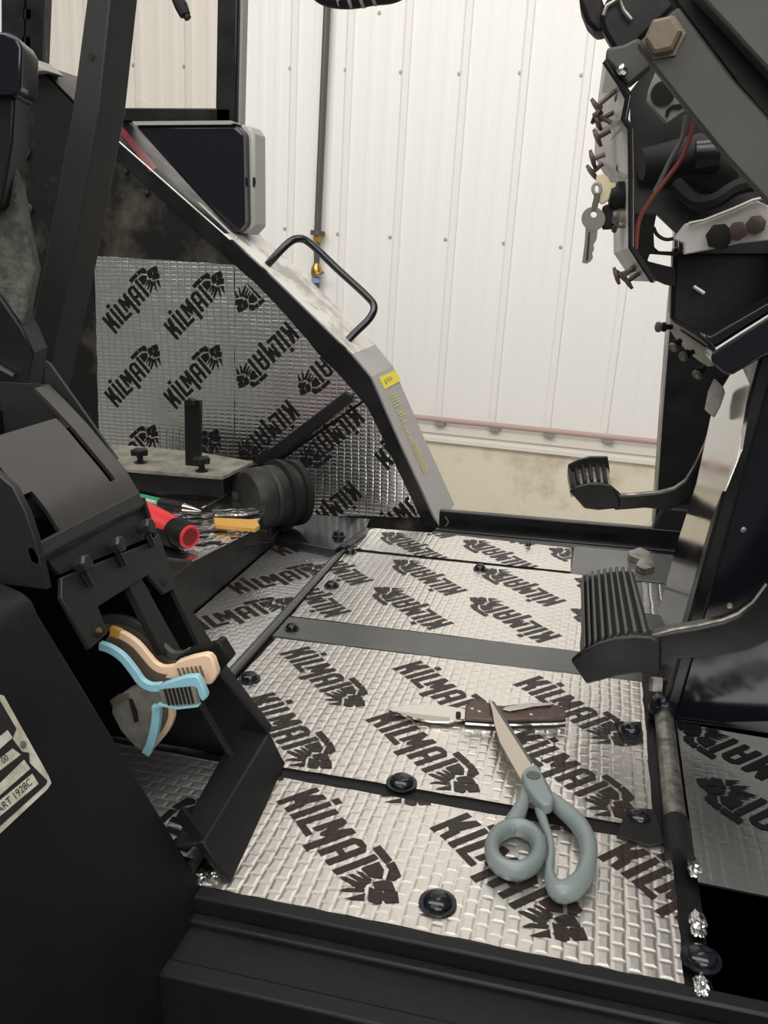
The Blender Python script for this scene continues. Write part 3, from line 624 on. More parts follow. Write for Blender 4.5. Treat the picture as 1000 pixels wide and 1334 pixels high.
c = hit(190, 768, ('y', .57)); build('pin', M().lathe(c, (1, -1, .5), [(0, .004), (.004, .004), (.005, .002)], 10), K['gloss'], con)

# lever arms
def ribbon(y, path, w_):
    P = smooth_path([(p.x, p.z, 0) for p in pts(('y', y), cr(110, 780, 5, path))], 5); L_ = []; R_ = []
    for i, p in enumerate(P):
        t = (P[min(i + 1, len(P) - 1)] - P[max(i - 1, 0)]).normalized(); n = Vector((-t.y, t.x, 0)) * w_ * .5
        L_.append(p + n); R_.append(p - n)
    q = L_ + R_[::-1]; return M().prism([(p.x, y, p.y) for p in q], (0, .0045, 0))
def rc(y, poly, th=.0045): return slab(('y', y), cr(110, 780, 5, poly), (0, th, 0))
def grooves(parent, y, p0, p1, n, vec, w_=8, mt='slot'):
    for k in range(n):
        t = k / (n - 1); x = p0[0] + (p1[0] - p0[0]) * t; yy = p0[1] + (p1[1] - p0[1]) * t
        build('grip_groove', rc(y - .0012, [(x, yy), (x + w_, yy - 2), (x + w_ + vec[0], yy - 2 + vec[1]), (x + vec[0], yy + vec[1])], .0014), K[mt], parent)
lv = thing('black_lever', 'black lever arm, rearmost of the three curved arms in the console', 'lever', hit(290, 860, ('y', .545)), 'console levers')
build('arm', ribbon(.545, [(110, 140), (180, 135), (260, 145), (340, 180), (430, 250), (510, 330), (570, 375), (640, 375), (690, 350)], .0075), K['graypaint'], lv, bevel=.0012)
build('web', rc(.548, [(120, 150), (250, 165), (340, 205), (430, 280), (500, 360), (570, 410), (600, 420), (560, 450), (500, 460), (420, 400), (340, 300), (240, 230), (150, 210)], .006), K['tanside'], lv)
build('grip', rc(.540, [(670, 345), (830, 305), (850, 280), (880, 285), (950, 400), (885, 475), (845, 400), (790, 362), (690, 385), (600, 412), (590, 395)], .012), K['rubber'], lv, bevel=.002)
lv = thing('tan_lever', 'tan lever arm with ribbed grip, middle one of the three in the console', 'lever', hit(240, 880, ('y', .52)), 'console levers')
build('arm', ribbon(.520, [(168, 218), (250, 250), (330, 305), (400, 385), (450, 440), (510, 468), (580, 462)], .0070), K['tan'], lv, bevel=.0008)
build('yellow_root', ribbon(.5195, [(165, 216), (190, 223), (225, 238)], .0072), K['gold'], lv)
build('web', rc(.523, [(160, 235), (250, 265), (330, 320), (400, 400), (455, 458), (520, 480), (600, 470), (600, 520), (500, 560), (400, 520), (330, 420), (230, 320), (130, 285)], .006), K['tanside'], lv)
gp = build('grip', rc(.516, [(560, 450), (600, 412), (690, 382), (780, 364), (810, 372), (835, 400), (862, 480), (858, 505), (825, 560), (780, 562), (600, 530), (520, 520)], .007), K['tan'], lv, bevel=.003, seg=3)
grooves(gp, .516, (600, 455), (742, 440), 6, (25, 70), 12, 'tanside')
build('lower_rim', ribbon(.520, [(560, 712), (560, 780), (525, 860), (460, 940), (395, 1015)], .0042), K['tan'], lv)
build('hub_disc', rc(.523, [(490, 700), (560, 705), (560, 780), (520, 865), (450, 945), (420, 960), (430, 850)], .006), K['tanside'], lv)
lv = thing('blue_lever', 'pale blue edged lever arm with ribbed grip, front one of the three in the console', 'lever', hit(220, 900, ('y', .50)), 'console levers')
build('arm', ribbon(.500, [(92, 312), (160, 335), (240, 390), (310, 475), (365, 550), (430, 583), (500, 580)], .0068), K['blue'], lv, bevel=.0008)
build('hub_disc', rc(.503, [(190, 660), (290, 590), (360, 575), (440, 600), (520, 590), (520, 690), (470, 700), (445, 740), (440, 860), (400, 1000), (330, 960), (240, 860), (180, 740)], .006), K['greylever'], lv)
build('hub_slot', rc(.5018, [(285, 650), (310, 660), (340, 740), (348, 800), (325, 805), (310, 740)], .0012), K['slot'], lv)
build('rust_patch', rc(.5018, [(165, 665), (220, 625), (285, 618), (280, 650), (210, 680), (180, 700)], .0012), K['brownmetal2'], lv)
gp = build('grip', rc(.498, [(475, 600), (520, 575), (700, 560), (722, 590), (738, 700), (600, 716), (500, 690)], .006), K['greylever'], lv, bevel=.002)
grooves(gp, .498, (515, 592), (672, 580), 7, (28, 105), 12)
build('grip_rim', rc(.4965, [(485, 585), (500, 560), (570, 535), (660, 508), (725, 505), (745, 525), (775, 590), (792, 630), (788, 655), (765, 672), (745, 640), (728, 585), (700, 575), (520, 592), (490, 600)], .006), K['blue'], lv, bevel=.002)
build('grip_rim', rc(.4965, [(500, 690), (600, 710), (738, 696), (740, 706), (600, 722), (500, 702), (455, 722), (445, 715), (470, 690)], .005), K['blue'], lv)
build('lower_rim', ribbon(.4985, [(462, 705), (462, 780), (448, 870), (425, 950), (395, 1015)], .0062), K['blue'], lv)

# =================================================================== SEAT PEDESTAL
ped = thing('seat_pedestal', 'large plain black sloping panel box filling the lower left corner', 'panel', (-.4, .27, -.15))
prof_ = [(-.2335, -.06), (-.2346, 0), (-.3405, .1905), (-.3435, .199), (-.350, .205), (-.364, .2095), (-.60, .250), (-.60, -.16), (-.20, -.16)]
build('body', xz(.05, .438, prof_), K['satin'], ped, bevel=.003, seg=3)
NL = (.225, 0, .125); NLn = Vector(NL).normalized(); PL = ('n', tuple(Vector((-.235, 0, 0)) + NLn * .0012), NL)
plb = [(-90, 800), (0, 905), (5, 906), (63, 1010), (67, 1020), (62, 1028), (0, 1086), (-90, 1170)]
pd = build('data_plate', slab(PL, plb, -NLn * .001), K['ivory'], ped)
PL2 = ('n', tuple(Vector((-.235, 0, 0)) + NLn * .0015), NL); c6 = lambda l: cr(0, 880, 6.06, l)
build('dark_field', slab(PL2, c6([(-400, -300), (0, 200), (25, 240), (130, 420), (110, 470), (100, 500), (175, 600), (230, 610), (235, 690), (375, 830), (365, 860), (0, 1190), (-400, 1500)]), -NLn * .0002), K['slot'], pd)
PL3 = ('n', tuple(Vector((-.235, 0, 0)) + NLn * .0018), NL)
for q in ([(-300, 720), (0, 480), (60, 430), (100, 490), (0, 580), (-300, 800)], [(-300, 900), (0, 655), (100, 575), (165, 625), (0, 750), (-300, 1000)], [(-300, 1100), (0, 850), (190, 665), (240, 735), (0, 945), (-300, 1180)], [(-300, 1240), (0, 985), (255, 775), (305, 855), (0, 1110), (-300, 1340)]):
    build('blank_field', slab(PL3, c6(q), -NLn * .0002), K['ivory'], pd)
PL4 = ('n', tuple(Vector((-.235, 0, 0)) + NLn * .0020), NL)
ty = Vector((0, 1, 0)); tv = NLn.cross(ty) * -1
if tv.z < 0: tv = -tv
a4, b4 = pts(PL4, c6([(-15, 1105), (272, 880)])); hh = (hit(*c6([(240, 815)])[0], PL4) - hit(*c6([(262, 868)])[0], PL4)).length
o = text_obj('PART 1928C', 'plate_text', a4, ty, tv, hh, K['slot'], pd); 
A = np.array([v.co[:] for v in o.data.vertices]); sh = (b4.y - ped['_b'][1]) - A[:, 1].max(); o.location = (0, sh, 0)
a5, b5 = pts(PL4, c6([(0, 720), (72, 665)])); o = text_obj('00', 'plate_text', a5, ty, tv, hh * .85, K['slot'], pd)
A = np.array([v.co[:] for v in o.data.vertices]); o.location = (0, (b5.y - ped['_b'][1]) - A[:, 1].max(), 0)
c = hit(*c6([(180, 545)])[0], PL3); build('rivet', M().lathe(c, NLn, [(0, .0022), (.0008, .002), (.001, .0008)], 10), K['brownmetal2'], pd)

# =================================================================== TOOL TRAY and things on it
TZ = .070
tray = thing('tool_tray', 'dusty black steel box beside the fender, used as a tool tray', 'tray', (-.6, .95, 0))
build('body', M().prism([(-.4475, .66, 0), (-.4475, 1.10, 0), (-.78, 1.10, 0), (-.78, .66, 0)], (0, 0, TZ - .006)), K['dusty'], tray, bevel=.002)
build('liner', M().prism(pts(('z', TZ - .004), [(120, 630), (180, 640), (260, 655), (346, 652), (345, 668), (322, 694), (250, 730), (200, 724), (120, 720)]), (0, 0, -.002)), K['foilcrumple'], tray)
for k in range(26):       # crumpled dark print streaks on the liner
    a = hit(random.uniform(215, 320), random.uniform(664, 712), ('z', TZ - .0032)); dx = Vector((random.uniform(.012, .03), random.uniform(.004, .016), 0)); wv = Vector((-.001, .004 * random.uniform(.5, 1), 0))
    build('print_streak', M().prism([a, a + dx, a + dx + wv, a + wv], (0, 0, -.0005)), K['inkh'], tray)
sd = thing('screwdriver', 'red and black screwdriver handle with hollow red end on the tool tray', 'screwdriver', hit(235, 700, ('z', TZ)))
h0 = hit(150, 660, ('z', TZ + .022)); h1 = hit(248, 700, ('z', TZ + .016)); ax_ = (h1 - h0).normalized()
L_ = (h1 - h0).length
def sdp(t): return h0.lerp(h1, t)
build('handle', M().tube([sdp(0), sdp(.3), sdp(.5), sdp(.7), sdp(.84)], [.0195, .021, .0205, .0182, .0165], 20), K['red'], sd)
build('rubber_grip', M().tube([sdp(.78), sdp(.82), sdp(.90), sdp(.965), sdp(.985)], [.0160, .0176, .0172, .0162, .0150], 20), K['rubber'], sd)
dl = Vector((-.001, -.004, -.0065))
build('rubber_grip', M().tube([sdp(0) + dl, sdp(.3) + dl, sdp(.6) + dl, sdp(.86) + dl * .4], [.018, .0195, .0182, .0165], 16), K['rubber'], sd)
ring = M(); a1 = ax_.orthogonal().normalized(); a2 = ax_.cross(a1); ring.tube([sdp(.988) + (a1 * math.cos(t) + a2 * math.sin(t)) * .0125 for t in [k * math.pi / 12 for k in range(24)]], .0022, 8, closed=True)
build('end_ring', ring, K['red'], sd); build('socket', M().lathe(sdp(.975), ax_, [(0, .012), (.003, .0115), (.0035, .009)], 18), K['darkred'], sd)
pn = thing('pen', 'green and pale pen with dark rubber grip lying on the tool tray', 'pen', hit(225, 660, ('z', TZ)))
q = lambda x, y: hit(x, y, ('z', TZ + .012))
build('barrel', M().tube([q(160, 643), q(205, 654), q(212, 655.5)], [.006, .0062, .006], 12), K['green'], pn)
build('grip', M().tube([q(208, 655), q(225, 657.5), q(240, 661)], [.0064, .0066, .006], 12), K['rubber'], pn)
build('clip', M().tube([q(165, 646) + Vector((0, -.004, .003)), q(205, 656.5) + Vector((0, -.004, .003))], .0025, 8), K['penw'], pn)
build('tip', M().tube([q(240, 661), q(250, 663), q(262, 666)], [.0058, .0045, .001], 12), K['chrome'], pn)
gd = single('yellow_stick', slab(('z', TZ + .006), [(278, 674), (335, 677), (338, 684), (332, 688), (280, 683)], (0, 0, -.006)), K['gold'], 'flat yellow wooden stick with cut end lying on the tool tray', 'stick', bevel=.0008)
mb = M(); a = hit(262, 661, ('z', TZ + .004)); b = hit(320, 631, ('z', TZ + .004)); mb.prism([a, b, b + Vector((.006, 0, .003)), a + Vector((.006, 0, .003))], (0, .002, -.002)); single('hacksaw_blade', mb, K['chrome'], 'thin bright serrated strip leaning behind the pen on the tool tray', 'blade')
mb = M().prism(pts(('z', TZ + .003), [(276, 664), (330, 662), (337, 665), (322, 669), (280, 670)]), (0, 0, -.003)); single('foil_offcut', mb, K['foilcrumple'], 'crinkled foil offcut lying behind the yellow stick', 'foil')
# shelf behind the tray
sh_ = thing('bolted_shelf', 'dusty black shelf plate with two knobs and an upright bar before the fender mats', 'shelf', (-.6, 1.12, .0))
build('plate', slab(('z', .110), [(100, 583), (165, 580), (255, 588), (330, 601), (290, 620), (185, 612), (100, 604)], (0, 0, -.006)), K['dustytop'], sh_, bevel=.001)
mm = slab(('z', .104), [(100, 600), (185, 612.5), (290, 620.5), (331, 602), (300, 600), (100, 585)], (0, 0, -.034)); build('body', mm, K['satin'], sh_, bevel=.002)
for (px, py) in [(183, 603), (263, 614)]:
    c = hit(px, py, ('z', .110)); k_ = build('knob', M().lathe(c, (0, 0, 1), [(0, .009), (.002, .009), (.003, .0045), (.011, .0045), (.012, .008), (.018, .0105), (.021, .009), (.022, .003)], 12), K['satin'], sh_)
    for t in range(5):
        an = t * 2 * math.pi / 5; build('lobe', M().lathe(c + Vector((math.cos(an) * .009, math.sin(an) * .009, .012)), (0, 0, 1), [(0, .0038), (.008, .0045), (.009, .003)], 8), K['satin'], k_)
yb = hit(250, 607, ('z', .110)).y
build('bar_knob', M().lathe(hit(251, 523, ('y', yb)), (0, -1, 0), [(0, .006), (.004, .007), (.007, .004)], 10), K['satin'], sh_)
build('upright_bar', slab(('y', yb), [(239.5, 521), (261.5, 521), (261, 609), (241, 606)], (0, .006, 0)), K['paint'], sh_, bevel=.001)
# bellows
bl = thing('rubber_bellows', 'black ribbed rubber boot between the tool tray and the foil wall', 'boot', (-.48, 1.12, 0))
bp0 = hit(318, 652, ('y', 1.09)); bp1 = hit(392, 640, ('y', 1.17)); bx = (bp1 - bp0)
r0 = .046
build('boot', M().tube([bp0 + bx * t for t in (0, .03, .10, .3, .34, .38, .55)], [.030, .040, .045, .046, .043, .046, .046], 28), K['dusty'], bl)
build('rib', M().tube([bp0 + bx * t for t in (.53, .56, .64, .67)], [.045, .053, .053, .045], 28), K['rubber'], bl)
build('boot', M().tube([bp0 + bx * t for t in (.66, .78)], [.045, .045], 28), K['dusty'], bl)
build('rib', M().tube([bp0 + bx * t for t in (.77, .80, .90, .93)], [.043, .050, .050, .043], 28), K['rubber'], bl)
build('pedestal', M().prism(pts(('y', 1.10), [(301, 640), (352, 648), (352, 702), (346, 705), (301, 690)]), (0, .05, 0)), K['dusty'], bl, bevel=.002)
lg = thing('ledge_plate', 'low glossy dark ledge plate at the foot of the foil covered fender wall', 'plate', (-.42, 1.22, 0))
build('plate', slab(('z', .014), [(357, 700), (380, 668), (482, 676), (476, 688), (436, 716)], (0, 0, -.012)), K['gloss'], lg, bevel=.001)
build('bolt', M().lathe(hit(441, 699, ('z', .014)), (0, 0, 1), [(0, .010), (.002, .010), (.003, .008), (.008, .007), (.009, .003)], 14), K['paint'], lg)

# =================================================================== PEDALS
def pedal(name, label, yn, yf, arc_n, crescent, ribs_n, top_f, rib_cnt, arm, armth, loc_px, yarm, edge):
    t = thing(name, label, 'pedal', hit(*loc_px, ('y', yn)), 'cab pedals'); small = 'clutch' in name
    A = pts(('y', yn), arc_n); B = pts(('y', yf), top_f)
    mm = M(); mm.loft(A, B, (0, 0, -.008)); build('pad', mm, K['scratch'] if small else K['rubber'], t)
    build('end_lip', slab(('y', yn - .004), crescent, (0, .006, 0)), K['paint'], t, bevel=.002)
    n = len(A) - 1
    def at(Lp, s):
        s *= n; i = min(int(s), n - 1); return Lp[i].lerp(Lp[i + 1], s - i)
    for k in range(rib_cnt):
        s0 = (k + .15) / rib_cnt; s1 = (k + .62) / rib_cnt
        a, b, c_, d_ = at(A, s0), at(A, s1), at(B, s1), at(B, s0); h = Vector((-.001, 0, .0055))
        build('tread_rib', M().prism([a + h, b + h, c_ + h, d_ + h], (0, 0, -.0075)), K['rubber'] if small else K['ribrubber'], t, bevel=.001)
    build('arm', slab(('y', yarm), arm, (0, armth, 0)), K['paint'], t, bevel=.0018)
    build('lit_edge', M().tube([p + Vector((0, armth * .3, 0)) for p in pts(('y', yarm), edge)], .0016, 8), K['scratch'], t)  # pale tube stands in for the light along the arm's top edge
    return t
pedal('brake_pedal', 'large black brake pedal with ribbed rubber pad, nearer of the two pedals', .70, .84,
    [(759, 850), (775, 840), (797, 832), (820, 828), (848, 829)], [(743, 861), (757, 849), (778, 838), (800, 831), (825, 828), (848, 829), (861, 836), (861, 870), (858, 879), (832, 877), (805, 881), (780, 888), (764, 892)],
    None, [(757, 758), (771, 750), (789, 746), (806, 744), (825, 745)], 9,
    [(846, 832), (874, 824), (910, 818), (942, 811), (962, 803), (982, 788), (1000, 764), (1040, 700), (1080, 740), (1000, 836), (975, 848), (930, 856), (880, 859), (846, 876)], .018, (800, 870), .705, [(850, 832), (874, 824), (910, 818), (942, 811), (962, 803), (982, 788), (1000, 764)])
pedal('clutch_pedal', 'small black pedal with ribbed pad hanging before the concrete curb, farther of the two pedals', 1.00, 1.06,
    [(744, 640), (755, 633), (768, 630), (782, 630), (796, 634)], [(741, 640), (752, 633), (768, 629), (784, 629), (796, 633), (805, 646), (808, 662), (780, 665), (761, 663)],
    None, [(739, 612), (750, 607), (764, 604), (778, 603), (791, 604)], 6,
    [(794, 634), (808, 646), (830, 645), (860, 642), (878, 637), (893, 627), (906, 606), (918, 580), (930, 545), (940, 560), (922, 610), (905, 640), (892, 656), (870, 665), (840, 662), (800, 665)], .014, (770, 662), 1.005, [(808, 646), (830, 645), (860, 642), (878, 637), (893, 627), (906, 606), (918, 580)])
o = single('pedal_back_lip', slab(('y', 1.048), [(739, 606), (752, 599), (768, 595), (791, 595), (793, 606), (794, 617), (776, 612), (758, 615), (745, 623)], (0, .006, 0)), K['paint'], 'black far end lip of the small pedal pad', 'pedal lip', bevel=.001)
for c_ in [x for x in bpy.data.objects if x.name == 'clutch_pedal']:
    off = Vector(c_['_b']); o.data.transform(Matrix.Translation(Vector(o['_b']) - off)); o.location = (0, 0, 0); o.parent = c_
    for kk in ('label', 'category', '_b'): del o[kk]
    o.name = 'far_lip'

# =================================================================== COWL, far column
cow = thing('steering_cowl', 'tall black steering cowl with a bare steel front strip at the right edge', 'cowl', (.2, .86, 0))
YC = .762
def cx(z): return .0845 + .122 * z
build('side_panel', M().prism([(cx(0), YC, -.002), (cx(.46), YC, .46), (.40, YC, .46), (.40, YC, .05), (.13, YC, -.002)], (0, .012, 0)), K['gloss'], cow)
build('corner_frame', M().prism([(cx(0) - .002, YC - .006, 0), (cx(.46) - .002, YC - .006, .46), (cx(.46) + .012, YC - .006, .46), (cx(0) + .012, YC - .006, 0)], (0, .035, 0)), K['paint'], cow, bevel=.003)
PX = ('n', (.0845 - .0022, 0, 0), (1, 0, -.122))
build('front_panel', M().prism([(cx(0), YC + .01, 0), (cx(.40), YC + .01, .40), (cx(.40), .865, .40), (cx(0), .885, 0)], (.01, 0, 0)), K['paint'], cow)
build('steel_strip', slab(PX, [(926, 540), (940, 506), (962, 470), (976, 500), (966, 560), (962, 585), (926, 677), (898, 775), (884, 822), (868, 818), (857, 795), (862, 780), (881, 710), (907, 629)], (.003, 0, 0)), K['steel'], cow)
build('edge_seam', slab(PX, [(963, 565), (967, 566), (961, 600), (945, 640), (942, 640), (957, 600)], (-.001, 0, 0)), K['chrome'], cow)
build('inner_post', M().tube([(.098, YC + .02, .01), (cx(.33) + .012, YC + .02, .33)], .006, 10), K['gloss'], cow)
build('flap', slab(('y', .855), cr(700, 380, 3.333, [(762, 378), (802, 418), (808, 440), (788, 500), (762, 548), (722, 512), (738, 432)]), (.002, .003, 0)), K['panelgrey'], cow, bevel=.001)
for (px, py) in [(968, 690), (950, 789)]:
    c = hit(px, py, ('y', YC)); build('rivet', M().lathe(c, (0, -1, 0), [(0, .0028), (.001, .0025), (.0015, .001)], 10), K['scratch'], cow)
fc = thing('door_column', 'black upright column at the far side of the door opening, behind the small pedal', 'column', hit(880, 700, ('y', 1.33)))
build('column', slab(('y', 1.325), [(882, 150), (878, 330), (871, 400), (861, 530), (850, 690), (905, 725), (1010, 725), (1010, 150)], (0, .05, 0)), K['paint'], fc, bevel=.002)
build('edge_strip', slab(('y', 1.318), [(871.5, 400), (874.5, 400), (864, 530), (853, 688), (850, 688), (861, 530)], (0, .006, 0)), K['foiledge'], fc)
build('foot', slab(('y', 1.30), [(846, 700), (862, 660), (905, 665), (905, 745), (860, 742)], (0, .03, 0)), K['rubber'], fc, bevel=.004)
build('clip', slab(('z', .01), [(818, 718), (833, 713), (845, 718), (852, 738), (838, 742), (828, 736), (833, 728), (820, 724)], (0, 0, -.008)), K['scratch'], fc)

# =================================================================== DASH
ds = thing('dashboard', 'open dashboard frame of dark steel arms, wiring and a pale switch plate at upper right', 'dashboard', (.1, .72, .36))
build('steering_arm', slab(('y', .60), [(829, 57), (884, 8), (958, 106), (1030, 185), (1120, 310), (1120, 420), (1005, 268), (946, 204), (892, 138), (850, 85)], (0, .012, 0)), K['graypaint'], ds, bevel=.0015)
build('dark_seal', slab(('y', .608), [(860, -40), (905, -60), (1120, 210), (1120, 315), (1030, 192), (958, 110), (882, 9)], (0, .02, 0)), K['rubber'], ds, bevel=.002)
build('upper_cover', slab(('y', .585), [(900, -60), (1120, -60), (1120, 235), (1003, 95), (905, -12)], (0, .02, 0)), K['graypaint'], ds, bevel=.002)
c = hit(865, 50, ('y', .60)); bb = build('bolt', M().lathe(c, (-.15, -1, 0), [(0, .0125), (.002, .0125), (.0022, .0105), (.010, .0105), (.0115, .0085)], 6, phase=.4), K['brownmetal2'], ds)
build('switch_box', slab(('y', .70), [(752, -20), (778, -20), (792, 22), (790, 38), (776, 42), (763, 28), (755, 8)], (0, .03, 0)), K['rubber'], ds, bevel=.003)
build('switch_mount', slab(('y', .69), [(780, 18), (800, -20), (880, -20), (884, 4), (829, 57), (808, 75), (798, 62), (786, 42)], (0, .02, 0)), K['satin'], ds, bevel=.003)
build('mount_ridge', M().tube(pts(('y', .685), [(786, 20), (790, 8), (806, -2), (812, 14), (822, 26)]), .0016, 8), K['scratch'], ds)
build('upper_bracket', slab(('y', .66), [(790, 62), (812, 58), (832, 48), (850, 85), (818, 112), (800, 90), (788, 78)], (0, .015, 0)), K['graypaint'], ds, bevel=.002)
build('pin', M().lathe(hit(812, 92, ('y', .658)), (-1, -1, .5), [(0, .004), (.004, .0035), (.005, .001)], 10), K['chrome'], ds)
near = pts(('y', .66), [(787, 80), (817, 125), (811, 155), (820, 168), (821, 230), (821, 322), (850, 367)])
far = pts(('y', .78), [(785, 82), (779, 126), (775, 170), (774, 205), (797, 246), (799, 330), (823, 366)])
sp_ = M(); sp_.loft(near, far, (.002, .001, 0)); swp = build('switch_plate', sp_, K['panelgrey'], ds)
build('plate_lip', M().tube(near, .0017, 8), K['satin'], ds)
build('near_side_frame', slab(('y', .665), [(787, 78), (792, 76), (823, 122), (818, 155), (825, 168), (827, 322), (855, 366), (850, 369), (820, 324), (817, 168), (809, 156), (813, 128)], (0, .004, 0)), K['satin'], ds)
def knob(hx, hy, bx_, by_, y_=.70):
    a = hit(bx_, by_, ('y', y_)); b = hit(hx, hy, ('y', y_)); d = (b - a).normalized()
    k_ = build('switch_stem', M().tube([a, b], .0017, 8), K['brownmetal2'] if random.random() < .3 else K['brownmetal'], ds)
    build('switch_knob', M().lathe(b - d * .001, d, [(0, .003), (.0006, .0070), (.0028, .0068), (.0036, .003)], 14), K['brownmetal'], k_)
for a in [(778, 138, 803, 117), (779, 158, 799, 146), (779, 179, 795, 170), (773, 207, 788, 201), (772, 224, 785, 213), (778, 150, 796, 160), (804, 359, 828, 350), (818, 366, 835, 354), (812, 360, 826, 346)]: knob(*a)
for (px, py) in [(806, 128), (808, 218), (807, 262), (802, 298)]:
    build('plate_screw', M().lathe(hit(px, py, ('y', .70)), (-1, -.3, 0), [(0, .003), (.002, .003), (.003, .002)], 8), K['brownmetal'], ds)
build('lock_barrel', slab(('y', .70), [(784, 268), (805, 262), (806, 285), (798, 298), (783, 299)], (0, .02, 0)), K['rubber'], ds, bevel=.002)
build('lock_ring', M().lathe(hit(806, 255, ('y', .695)), (-1, -.2, 0), [(-.004, .010), (.002, .010), (.004, .0075), (.007, .006)], 16), K['rubber'], ds)
build('lock_ring', M().lathe(hit(808, 283, ('y', .695)), (-1, -.2, 0), [(-.004, .008), (.002, .008), (.004, .0055), (.006, .004)], 16), K['scratch'], ds)
# dark rear shells with gaps
build('rear_shell', slab(('y', .80), [(820, 120), (850, 80), (1110, 280), (1110, 330), (1005, 330), (884, 330), (884, 308), (853, 278), (822, 276)], (0, .01, 0)), K['paint'], ds)
build('rear_shell', slab(('y', .795), [(822, 276), (855, 278), (851, 300), (852, 322), (858, 327), (884, 328), (884, 334), (846, 331), (843, 340), (862, 345), (880, 349), (880, 374), (866, 371), (850, 364), (823, 322)], (0, .008, 0)), K['rubber'], ds, bevel=.001)
build('lower_shell', slab(('y', .81), [(876, 322), (1110, 310), (1110, 470), (925, 452), (905, 436), (873, 418), (874, 380), (876, 350)], (0, .03, 0)), K['satin'], ds, bevel=.004)
build('cross_shaft', M().tube([hit(835, 215, ('y', .76)), hit(905, 205, ('y', .77)), hit(960, 225, ('y', .77))], [.012, .018, .02], 14), K['slot'], ds)
build('solenoid', M().tube([hit(905, 205, ('y', .74)), hit(936, 203, ('y', .74))], .012, 12), K['paint'], ds)
build('harness', M().tube(smooth_path([hit(880, 240, ('y', .75)), hit(905, 262, ('y', .74)), hit(930, 262, ('y', .73)), hit(960, 244, ('y', .73)), hit(1000, 236, ('y', .73))], 5), .006, 8), K['slot'], ds)
build('holed_bracket', slab(('y', .69), cr(740, 0, 3.846, [(440, 355), (480, 385), (600, 545), (560, 575), (495, 622), (470, 600), (390, 510), (400, 450)]), (0, .004, 0)), K['midgrey'], ds, bevel=.001)
build('bracket_hole', M().lathe(hit(863, 122, ('y', .6895)), (0, -1, 0), [(-.001, .0082), (.0004, .0082)], 20), K['slot'], ds)
build('bracket_hole', slab(('y', .6892), cr(740, 0, 3.846, [(485, 580), (490, 550), (520, 525), (560, 520), (580, 535), (555, 545), (520, 545), (505, 565), (500, 585)]), (0, .001, 0)), K['slot'], ds)
build('red_wire', M().tube(smooth_path(pts(('y', .685), [(905, 140), (901, 170), (888, 205), (868, 233), (846, 262), (832, 288), (828, 325)]), 6), .0016, 8), K['redwire'], ds)
build('grey_wire', M().tube(smooth_path(pts(('y', .69), [(893, 150), (888, 180), (872, 210), (860, 235), (852, 250)]), 6), .0016, 8), K['greywire'], ds)
build('black_wire', M().tube(smooth_path(pts(('y', .74), [(851, 296), (856, 306), (868, 312), (884, 308), (897, 298), (905, 290)]), 6), .0014, 8), K['rubber'], ds)
build('black_wire', M().tube(smooth_path(pts(('y', .735), [(894, 280), (894, 300), (891, 318), (888, 330)]), 5), .0014, 8), K['rubber'], ds)
sx = build('pale_channel', slab(('y', .71), cr(830, 230, 4.94, [(230, 400), (310, 300), (430, 290), (740, 160), (760, 150), (850, 190), (850, 410), (660, 430), (500, 465), (300, 503), (300, 430)]), (0, .01, 0)), K['panelgrey'], ds, bevel=.001)
build('channel_edge', M().tube(pts(('y', .708), [(897, 291), (917, 287), (955, 272), (980, 261), (1005, 255)]), .0012, 8), K['foiledge'], ds)
for (px, py, r) in [(936, 308, .0095), (960, 301, .007), (984, 293, .007)]:
    build('grommet', M().lathe(hit(px, py, ('y', .7095)), (0, -1, 0), [(0, r), (.003, r), (.004, r * .6)], 7), K['rubber'] if px < 950 else K['brownmetal'], ds)
build('grommet_tab', slab(('y', .708), [(938, 316), (950, 312), (948, 322), (936, 326)], (0, .002, 0)), K['rubber'], ds)
build('small_tie', M().tube(pts(('y', .80), [(903, 373), (917, 382)]), .0018, 8), K['foiledge'], ds)
# lower box and pale bracket
bx_ = thing('battery_box', 'glossy black lidded box under the dashboard at the right edge', 'box', (.13, .72, .30))
build('body', slab(('y', .70), [(925, 463), (933, 455), (1000, 410), (1090, 360), (1090, 470), (1000, 462), (952, 490), (944, 488), (928, 474)], (0, .05, 0)), K['gloss'], bx_, bevel=.005, seg=3)
build('lid', slab(('y', .705), [(918, 436), (925, 438), (998, 396), (1090, 345), (1090, 350), (1000, 406), (935, 450), (930, 452), (919, 442)], (0, .04, 0)), K['gloss'], bx_, bevel=.002)
build('lid_edge', M().tube(pts(('y', .70), [(932, 455), (960, 437), (1000, 412), (1040, 388)]), .0014, 8), K['foiledge'], bx_)
pb = thing('cream_bracket', 'cream coloured slanting bracket with dark screws under the dashboard', 'bracket', hit(900, 440, ('y', .85)))
build('bracket', slab(('y', .85), [(871, 411), (878, 414), (931, 452), (926, 463), (930, 477), (921, 478), (902, 464), (883, 446), (873, 430)], (0, .02, 0)), K['cream'], pb, bevel=.001)
build('top_rail', slab(('y', .845), [(878, 412), (884, 409), (934, 440), (931, 452)], (0, .02, 0)), K['graypaint'], pb, bevel=.001)
build('slot', slab(('y', .8495), [(885, 430), (887, 429), (922, 452), (921, 454)], (0, .001, 0)), K['slot'], pb)
for (a, b) in [((875, 426), (858, 426)), ((886, 443), (877, 452)), ((903, 458), (890, 464)), ((918, 478), (908, 488))]:
    p = hit(*a, ('y', .85)); q2 = hit(*b, ('y', .845)); d = (q2 - p).normalized(); s_ = build('screw', M().tube([p, q2], .0025, 8), K['rubber'], pb)
    build('screw_head', M().lathe(q2 - d * .001, d, [(0, .0048), (.003, .0048), (.004, .003)], 10), K['keym'], s_); build('screw_head', M().lathe(q2 - d * .006, d, [(0, .0045), (.002, .0045)], 10), K['rubber'], s_)
